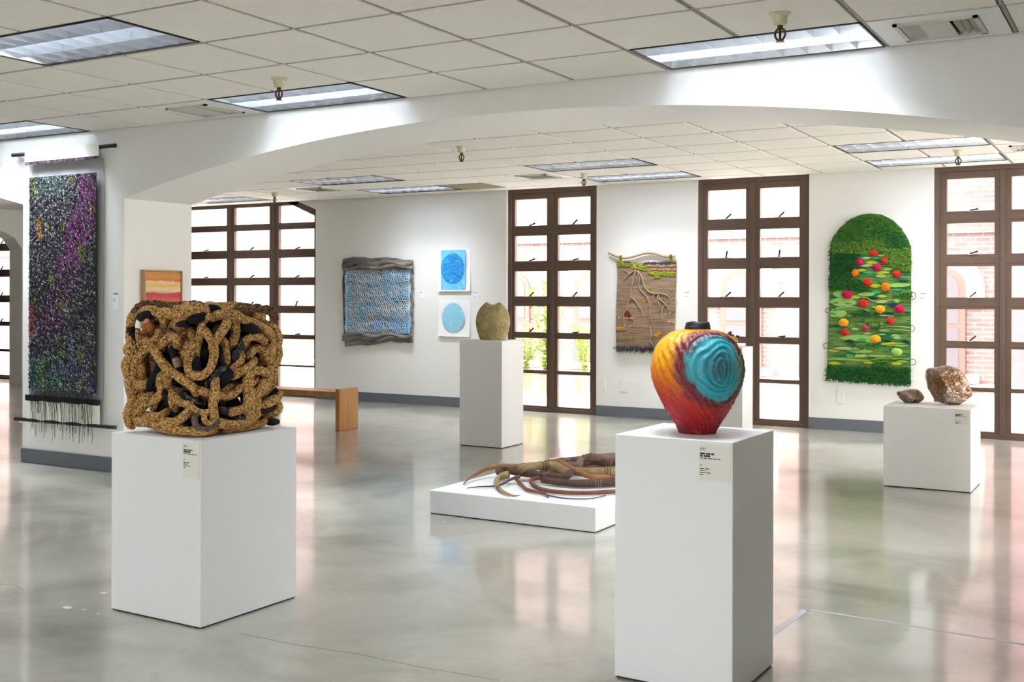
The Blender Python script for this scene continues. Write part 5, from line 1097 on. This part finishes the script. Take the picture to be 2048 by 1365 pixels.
# ---- root hanging
ROOT = {"outline":[[-5.393,1.787],[-5.052,1.775],[-4.669,1.787],[-4.669,1.69],[-4.683,1.369],[-4.684,1.028],[-4.686,0.792],[-5.404,0.773],[-5.407,1.016],[-5.403,1.308],[-5.39,1.6]],"roots":[[[[-5.219,1.792],[-5.177,1.743],[-5.156,1.705]],0.008,0.01],[[[-5.166,1.695],[-5.24,1.647],[-5.292,1.609],[-5.318,1.571]],0.009,0.004],[[[-5.24,1.647],[-5.282,1.687],[-5.324,1.699]],0.006,0.003],[[[-5.25,1.638],[-5.303,1.58],[-5.313,1.503]],0.006,0.003],[[[-5.156,1.695],[-5.182,1.618],[-5.192,1.551],[-5.213,1.473],[-5.218,1.406],[-5.218,1.377]],0.011,0.009],[[[-5.218,1.377],[-5.254,1.328],[-5.26,1.261],[-5.307,1.192],[-5.307,1.115],[-5.296,1.037]],0.008,0.004],[[[-5.218,1.377],[-5.165,1.348],[-5.123,1.281],[-5.081,1.223],[-5.066,1.137]],0.009,0.004],[[[-5.145,1.685],[-5.109,1.598],[-5.119,1.512],[-5.082,1.444],[-5.02,1.387],[-4.994,1.32],[-4.978,1.253],[-4.973,1.167],[-4.947,1.1],[-4.916,1.034]],0.008,0.003],[[[-5.135,1.685],[-5.083,1.617],[-5.067,1.55],[-5.041,1.492],[-4.989,1.444],[-4.937,1.425],[-4.876,1.43],[-4.804,1.416],[-4.748,1.378],[-4.753,1.321]],0.012,0.004],[[[-4.937,1.425],[-4.942,1.368],[-4.917,1.32]],0.008,0.004],[[[-4.886,1.416],[-4.886,1.349],[-4.865,1.273],[-4.885,1.216]],0.008,0.004],[[[-4.876,1.368],[-4.814,1.321],[-4.774,1.283],[-4.743,1.217],[-4.738,1.16]],0.007,0.004],[[[-4.804,1.311],[-4.834,1.225],[-4.834,1.159],[-4.804,1.093]],0.007,0.004],[[[-4.977,1.042],[-4.967,0.976],[-4.977,0.908],[-4.946,0.833]],0.007,0.004],[[[-4.693,1.369],[-4.661,1.342],[-4.668,1.303],[-4.693,1.283]],0.003,0.003],[[[-5.259,1.135],[-5.186,1.136],[-5.191,1.087]],0.004,0.003],[[[-4.773,1.198],[-4.723,1.217],[-4.693,1.255]],0.004,0.003]],"patches":[[[[-5.386,1.78],[-5.187,1.777],[-5.187,1.739],[-5.386,1.741]],"moss",110,0.011],[[[-5.219,1.754],[-5.104,1.767],[-5.041,1.747],[-5.021,1.684],[-5.114,1.695],[-5.187,1.705]],"moss",90,0.011],[[[-5.021,1.694],[-4.938,1.674],[-4.674,1.667],[-4.678,1.622],[-4.856,1.621],[-4.887,1.597],[-4.928,1.602],[-4.938,1.635],[-4.989,1.655]],"moss",170,0.01],[[[-5.061,1.512],[-5.02,1.511],[-4.968,1.464],[-4.989,1.454]],"moss",25,0.009],[[[-4.876,1.406],[-4.814,1.368],[-4.835,1.349],[-4.876,1.378]],"moss",20,0.007],[[[-5.041,1.753],[-4.674,1.749],[-4.674,1.726],[-5.041,1.73]],"tan",100,0.009],[[[-5.021,1.708],[-4.674,1.704],[-4.674,1.685],[-5.021,1.689]],"tan",90,0.008],[[[-5.062,1.785],[-4.674,1.78],[-4.674,1.758],[-5.062,1.763]],"dk",90,0.01],[[[-5.393,1.79],[-5.208,1.787],[-5.208,1.777],[-5.393,1.779]],"dk",30,0.008],[[[-5.402,1.031],[-5.312,1.037],[-5.275,1.004],[-5.397,0.992]],"oran",45,0.009],[[[-4.936,0.967],[-4.885,0.996],[-4.829,0.978],[-4.854,0.94],[-4.926,0.933]],"oran",50,0.009],[[[-5.092,1.339],[-5.02,1.353],[-4.999,1.329],[-5.071,1.32]],"oran",20,0.008],[[[-5.265,1.246],[-5.212,1.164],[-5.249,1.149],[-5.296,1.183]],"mar",40,0.009],[[[-5.408,1.151],[-5.175,1.153],[-5.175,1.136],[-5.408,1.133]],"wh",40,0.006],[[[-4.773,1.114],[-4.687,1.115],[-4.687,1.102],[-4.773,1.101]],"wh",20,0.007],[[[-5.391,0.908],[-5.164,0.912],[-5.164,0.895],[-5.391,0.89]],"moss",35,0.006],[[[-5.259,1.055],[-4.875,1.061],[-4.875,1.052],[-5.259,1.046]],"wh",40,0.005],[[[-5.396,0.817],[-4.936,0.828],[-4.936,0.795],[-5.396,0.783]],"dk",120,0.01]],"fringe":[[-5.407,0.826],[-4.686,0.844],[-4.686,0.78],[-5.407,0.761]],"stick":[[-5.495,1.899],[-5.399,1.858],[-5.293,1.834],[-5.188,1.85],[-5.104,1.872],[-5.021,1.887],[-4.928,1.884],[-4.826,1.853],[-4.745,1.843],[-4.679,1.846]],"ties":[[[-5.34,1.862],[-5.337,1.784]],[[-4.724,1.861],[-4.726,1.785]]]}
ry = YB - .022
re2 = empty('root_hanging', (-5.05, YB, .75), 'brown woven wall hanging with knotted roots and moss, hung from a driftwood stick', 'wall hanging')
m = Mat('earth_weave', (.25, .15, .09), .9); tc = m.coord(); c = m.coord((.7, 1, 7)); n1 = m.noise(c, 6, 4, .65, .4); sx = m.sep(tc); st = m.noise(m.coord((.4, 1, 22)), 7, 4, .7, .3); fl2 = m.noise(tc, 120, 3, .7)
t = m.ramp(n1, [(.28, (.13, .075, .042)), (.44, (.23, .145, .088)), (.58, (.31, .21, .135)), (.74, (.40, .28, .19))])
t = m.mix(m.mrange(st, .52, .66, 0, .55), t, (.33, .16, .09)); t = m.mix(m.mrange(st, .30, .42, .6, 0), t, (.09, .055, .04))
t = m.mix(m.mrange(sx[2], .0, .42, .55, 0), t, (.17, .105, .04))
t = m.mix(m.mrange(fl2, .60, .72, 0, .6), t, (.44, .36, .28))
m.col(t); m.bump(m.math('ADD', st, m.math('MULTIPLY', fl2, .6)), .8, .008); M['earth'] = m.m
obj('woven_panel', MB().prism(ROOT['outline'], ry, YB-.004), M['earth'], re2)
m = Mat('root_cord', (.22, .14, .09), .7); c = m.coord(); m.col(m.mix(m.noise(c, 30, 3), (.15, .09, .055), (.50, .36, .25))); m.bump(m.noise(c, 150, 2), .4, .003); M['rootcord'] = m.m
for pts, r0, r1 in ROOT['roots']:
    sp = spline([(x, ry-.006, z) for x, z in pts], .015); n = len(sp)
    sp = [(q[0]+.004*noise.noise(Vector((i*.4, q[2]*9, 0))), q[1]-.004*abs(math.sin(i*.2)), q[2]) for i, q in enumerate(sp)]
    obj('root', MB().tube(sp, [r0+(r1-r0)*i/(n-1) for i in range(n)], 7), M['rootcord'], re2, smooth=True)
MC = {'moss': [(.26, .28, .012), (.34, .36, .02), (.18, .20, .01)], 'oran': [(.55, .24, .02), (.62, .33, .03), (.42, .15, .02)], 'mar': [(.16, .02, .015), (.22, .04, .02)], 'tan': [(.42, .26, .14), (.36, .20, .10), (.48, .32, .20)], 'dk': [(.05, .05, .06), (.09, .085, .09)], 'wh': [(.60, .52, .42), (.5, .3, .2)]}
for poly, k, n, sz in ROOT['patches']:
    b = MB(); xs = [p[0] for p in poly]; zs = [p[1] for p in poly]; cnt = 0
    while cnt < n:
        x, z = U(min(xs), max(xs)), U(min(zs), max(zs))
        if not inside(x, z, poly): continue
        cnt += 1; q = U(.6, 1.2)*sz; cc = random.choice(MC[k]); b.blob((x, ry-q*.35, z), q*U(1, 1.7), q*.7, q, 6, 4, cc, .15)
    obj({'moss': 'moss', 'oran': 'orange_patch', 'mar': 'maroon_patch', 'tan': 'raised_band', 'dk': 'dark_edging', 'wh': 'stitch_row'}[k], b, M['felt'], re2, kind='stuff')
tb = MB(); tufts(tb, ROOT['fringe'], 420, ry, .04, .007, [(.10, .09, .095), (.16, .14, .13), (.06, .05, .05)], 1, random.Random(3))
obj('fringe', tb, M['felt'], re2, kind='stuff')
m = Mat('driftwood', (.45, .3, .2), .7); c = m.coord((3, 3, 3)); m.col(m.mix(m.noise(c, 9, 4, .6, .5), (.33, .20, .115), (.56, .40, .27))); m.bump(m.noise(c, 30, 3), .3, .004); M['drift'] = m.m
sp = spline([(x, ry-.012, z) for x, z in ROOT['stick']], .02); n = len(sp)
obj('stick', MB().tube(sp, [.013+.005*(i/(n-1)) for i in range(n)], 10), M['drift'], re2, smooth=True, label='bent driftwood stick')
for (x0, z0), (x1, z1) in ROOT['ties']:
    b = MB()
    for k in range(4):
        a = [(x0+.008*(k-1.5), ry-.014, z0), (x0+.008*(k-1.5)+.004, ry-.034, (z0+z1)/2+.035), (x0+.008*(k-1.5), ry-.014, z1+.03), (x0, ry-.008, z1)]
        b.tube(spline(a, .01), .005, 6, random.choice(MC['moss']))
    obj('tie', b, M['felt'], re2)

# ---- dark flecked hanging on the pier
de = empty('dark_hanging', (-7.62, YW, .34), 'tall dark hanging flecked with magenta, green and white on the pier', 'wall hanging')
M['cream'] = plain('cream_cloth', (.76, .74, .64), .8, 0, 150, .1, .03)
m = Mat('sheer_gauze'); nt = m.nt; tr = m.n('ShaderNodeBsdfTransparent'); df = m.n('ShaderNodeBsdfDiffuse'); df.inputs[0].default_value = (.50, .50, .52, 1)
mx = m.n('ShaderNodeMixShader'); mx.inputs[0].default_value = .42; m.l(tr.outputs[0], mx.inputs[1]); m.l(df.outputs[0], mx.inputs[2]); m.l(mx.outputs[0], nt.nodes['Material Output'].inputs[0]); M['gauze'] = m.m
yr = YW - .045
dx0, dx1 = -8.062, -7.165
for nm, zc, xa, xb, r in (('rod', 2.553, -8.246, -7.007, .016), ('rod', .362, -8.205, -6.999, .016)):
    obj(nm, MB().tube([(xa, yr, zc), (xb, yr, zc)], r, 14), M['black'], de, smooth=False)
    for x in (xa+.06, xb-.06): obj('bracket', MB().box(x-.012, x+.012, yr, YW, zc-.03, zc-.012), M['paper'], de)
def cloth(x0, x1, z0, z1, y, th=.002, wob=.004, seg=24):
    v = []
    for i in range(seg+1):
        x = x0+(x1-x0)*i/seg
        yy = y+wob*math.sin(i*.9)
        v += [(x, yy, z0), (x, yy-wob*.3, z1), (x, yy-th-wob*.3, z1), (x, yy-th, z0)]
    f = []
    for i in range(seg):
        a = 4*i; f += [(a+k, a+4+k, a+4+(k+1) % 4, a+(k+1) % 4) for k in range(4)]
    f += [(3, 2, 1, 0), (4*seg, 4*seg+1, 4*seg+2, 4*seg+3)]
    return MB().add(v, [tuple(reversed(q)) for q in f])
obj('header_cloth', cloth(-8.06, -7.172, 2.468, 2.578, yr-.018, .004), M['cream'], de)
hd = MB()                                           # dark bead strip
for k in range(70):
    x = -8.05+.87*k/69; hd.box(x, x+.0135, yr-.030, yr-.020, 2.458+U(-.002, .002), 2.480, random.choice([(.05, .015, .03), (.10, .05, .08), (.03, .02, .025), (.16, .10, .13)]))
obj('bead_strip', hd, M['felt'], de, kind='stuff')
obj('sheer_panel', cloth(-8.062, -7.17, .555, 2.462, YW-.020, .0008, .003), M['gauze'], de)
wx0, wx1, wz0, wz1 = -8.012, -7.212, .612, 2.352
yw_ = YW-.052
m = Mat('charcoal_weave', (.03, .03, .035), .8); c = m.coord(); m.bump(m.noise(m.coord((6, 6, 1)), 40, 3), .5, .004); M['charcoal'] = m.m
obj('woven_panel', cloth(wx0, wx1, wz0, wz1, yw_, .006, .002, 30), M['charcoal'], de)
fb = MB(); rr = random.Random(21)
for k in range(9500):
    s_, t = rr.random(), rr.random()                 # across, down
    x = wx0+(wx1-wx0)*s_; z = wz1-(wz1-wz0)*t
    nz = noise.noise(Vector((s_*5, t*10, 3))); q = rr.random()
    band = abs(s_-(1.0-.92*t)+.12*nz)
    dark = rr.choice([(.022, .022, .028), (.04, .04, .048), (.06, .06, .07), (.018, .015, .022), (.06, .04, .07)])
    pale = rr.choice([(.42, .41, .43), (.30, .30, .32), (.60, .59, .61), (.18, .18, .20), (.22, .24, .22)])
    cc = dark if q < .74 else pale
    if t < .72 and band < .20 and q < .55+.2*nz: cc = rr.choice([(.46, .04, .40), (.34, .03, .29), (.55, .12, .48), (.18, .02, .16), (.07, .02, .08)]) if t < .42 else rr.choice([(.20, .03, .17), (.10, .02, .09), (.05, .02, .06)])
    if t < .09 and s_ < .55 and q < .5: cc = rr.choice([(.10, .32, .24), (.20, .38, .32), (.05, .16, .14)])
    if t > .84 and s_ < .65 and q < .55: cc = rr.choice([(.02, .16, .13), (.04, .28, .22), (.02, .09, .06)])
    if t > .8 and s_ > .55 and q < .3: cc = rr.choice([(.10, .08, .25), (.05, .07, .2)])
    g2 = noise.noise(Vector((s_*7+9, t*15, 7)))
    if g2 > .36 and q < .6: cc = rr.choice([(.30, .34, .02), (.20, .26, .03), (.12, .14, .03)])
    if s_ < .10 and .60 < t < .76 and q < .65: cc = rr.choice([(.34, .04, .06), (.42, .12, .03), (.25, .02, .06)])
    if abs(s_-.16) < .04 and abs(t-.25) < .05 and q < .8: cc = (.62, .28, .02)
    if g2 < -.4 and t > .45 and q < .5: cc = rr.choice([(.05, .09, .2), (.08, .05, .16), (.04, .12, .18)])
    a = .95+rr.uniform(-.25, .25) if cc is not dark or rr.random() < .8 else -.6
    L = rr.uniform(.006, .015); w = rr.uniform(.0018, .0036); dx, dz = math.sin(a-.35)*L, -math.cos(a-.35)*L; px, pz = w*math.cos(a-.35), w*math.sin(a-.35)
    y0 = yw_-.0075; y1 = y0-rr.uniform(.004, .012)
    fb.add([(x-dx-px, y0, z-dz-pz), (x-dx+px, y0, z-dz+pz), (x+px*1.3, y1, z+pz*1.3), (x-px*1.3, y1, z-pz*1.3), (x+dx+px, y0-.002, z+dz+pz), (x+dx-px, y0-.002, z+dz-pz)], [(0, 1, 2, 3), (3, 2, 4, 5)], cc)
obj('flecks', fb, M['fleck'], de, kind='stuff')
obj('bottom_strip', cloth(-8.062, -7.170, .522, .570, yw_+.004, .010, .002), M['black'], de)
obj('footer_cloth', cloth(-8.045, -7.165, .352, .528, yr-.008, .003), M['cream'], de)
tb = MB()
for k in range(95):
    x = wx0+.02+(wx1-wx0-.04)*(k+.5)/95+U(-.006, .006); z1 = wz0; z0 = rr.choice([.55, .5, .42, .33, .28, .24])+U(-.03, .03)
    pts = [(x+U(-.004, .004)*(j > 0), yw_-.014-.004*math.sin(j), z1+(z0-z1)*j/6) for j in range(7)]
    tb.tube(pts, .0013 if k % 3 else .0022, 4, (.02, .02, .022))
obj('fringe', tb, M['felt'], de, kind='stuff')

# ---- orange landscape painting on the side of the pier
xp = XP1
oe = empty('orange_painting', (xp, 6.386, 1.13), 'small framed abstract landscape in orange, cream and red on the pier side', 'painting')
y0, y1, z0, z1 = 6.190, 6.585, 1.13, 1.592
m = Mat('light_wood_frame', (.42, .24, .12), .5); c = m.coord((8, 8, 2)); m.col(m.mix(m.noise(c, 8, 4), (.36, .20, .095), (.52, .32, .17))); M['pine'] = m.m
for nm, a in (('frame_side', (y0, y0+.010, z0, z1)), ('frame_side', (y1-.010, y1, z0, z1)), ('frame_side', (y0+.010, y1-.010, z1-.010, z1)), ('frame_side', (y0+.010, y1-.010, z0, z0+.010))):
    obj(nm, MB().box(xp, xp+.048, *a), M['pine'], oe)
m = Mat('orange_landscape', (.7, .3, .1), .45); tc = m.coord(); sx = m.sep(tc); n1 = m.noise(m.coord((1, 3, 14)), 2.2, 5, .65, .5); n2 = m.noise(m.coord((1, 8, 30)), 3, 4, .7, .6)
h = m.math('ADD', m.mrange(sx[2], 0, .46), m.math('MULTIPLY_ADD', m.math('SUBTRACT', n1, .5), .13, m.math('MULTIPLY', m.math('SUBTRACT', n2, .5), .09)))
t = m.ramp(h, [(.0, (.45, .05, .04)), (.25, (.60, .10, .04)), (.45, (.62, .12, .05)), (.55, (.50, .03, .045)), (.60, (.45, .03, .04)), (.625, (.72, .45, .30)), (.68, (.74, .58, .28)), (.735, (.70, .38, .07)), (.79, (.78, .58, .33)), (.825, (.55, .13, .03)), (.88, (.62, .25, .03)), (1, (.58, .19, .03))])
m.col(t); m.bump(n2, .4, .004); M['landscape'] = m.m
obj('canvas', MB().box(xp+.002, xp+.040, y0+.014, y1-.014, z0+.014, z1-.014), M['landscape'], oe)
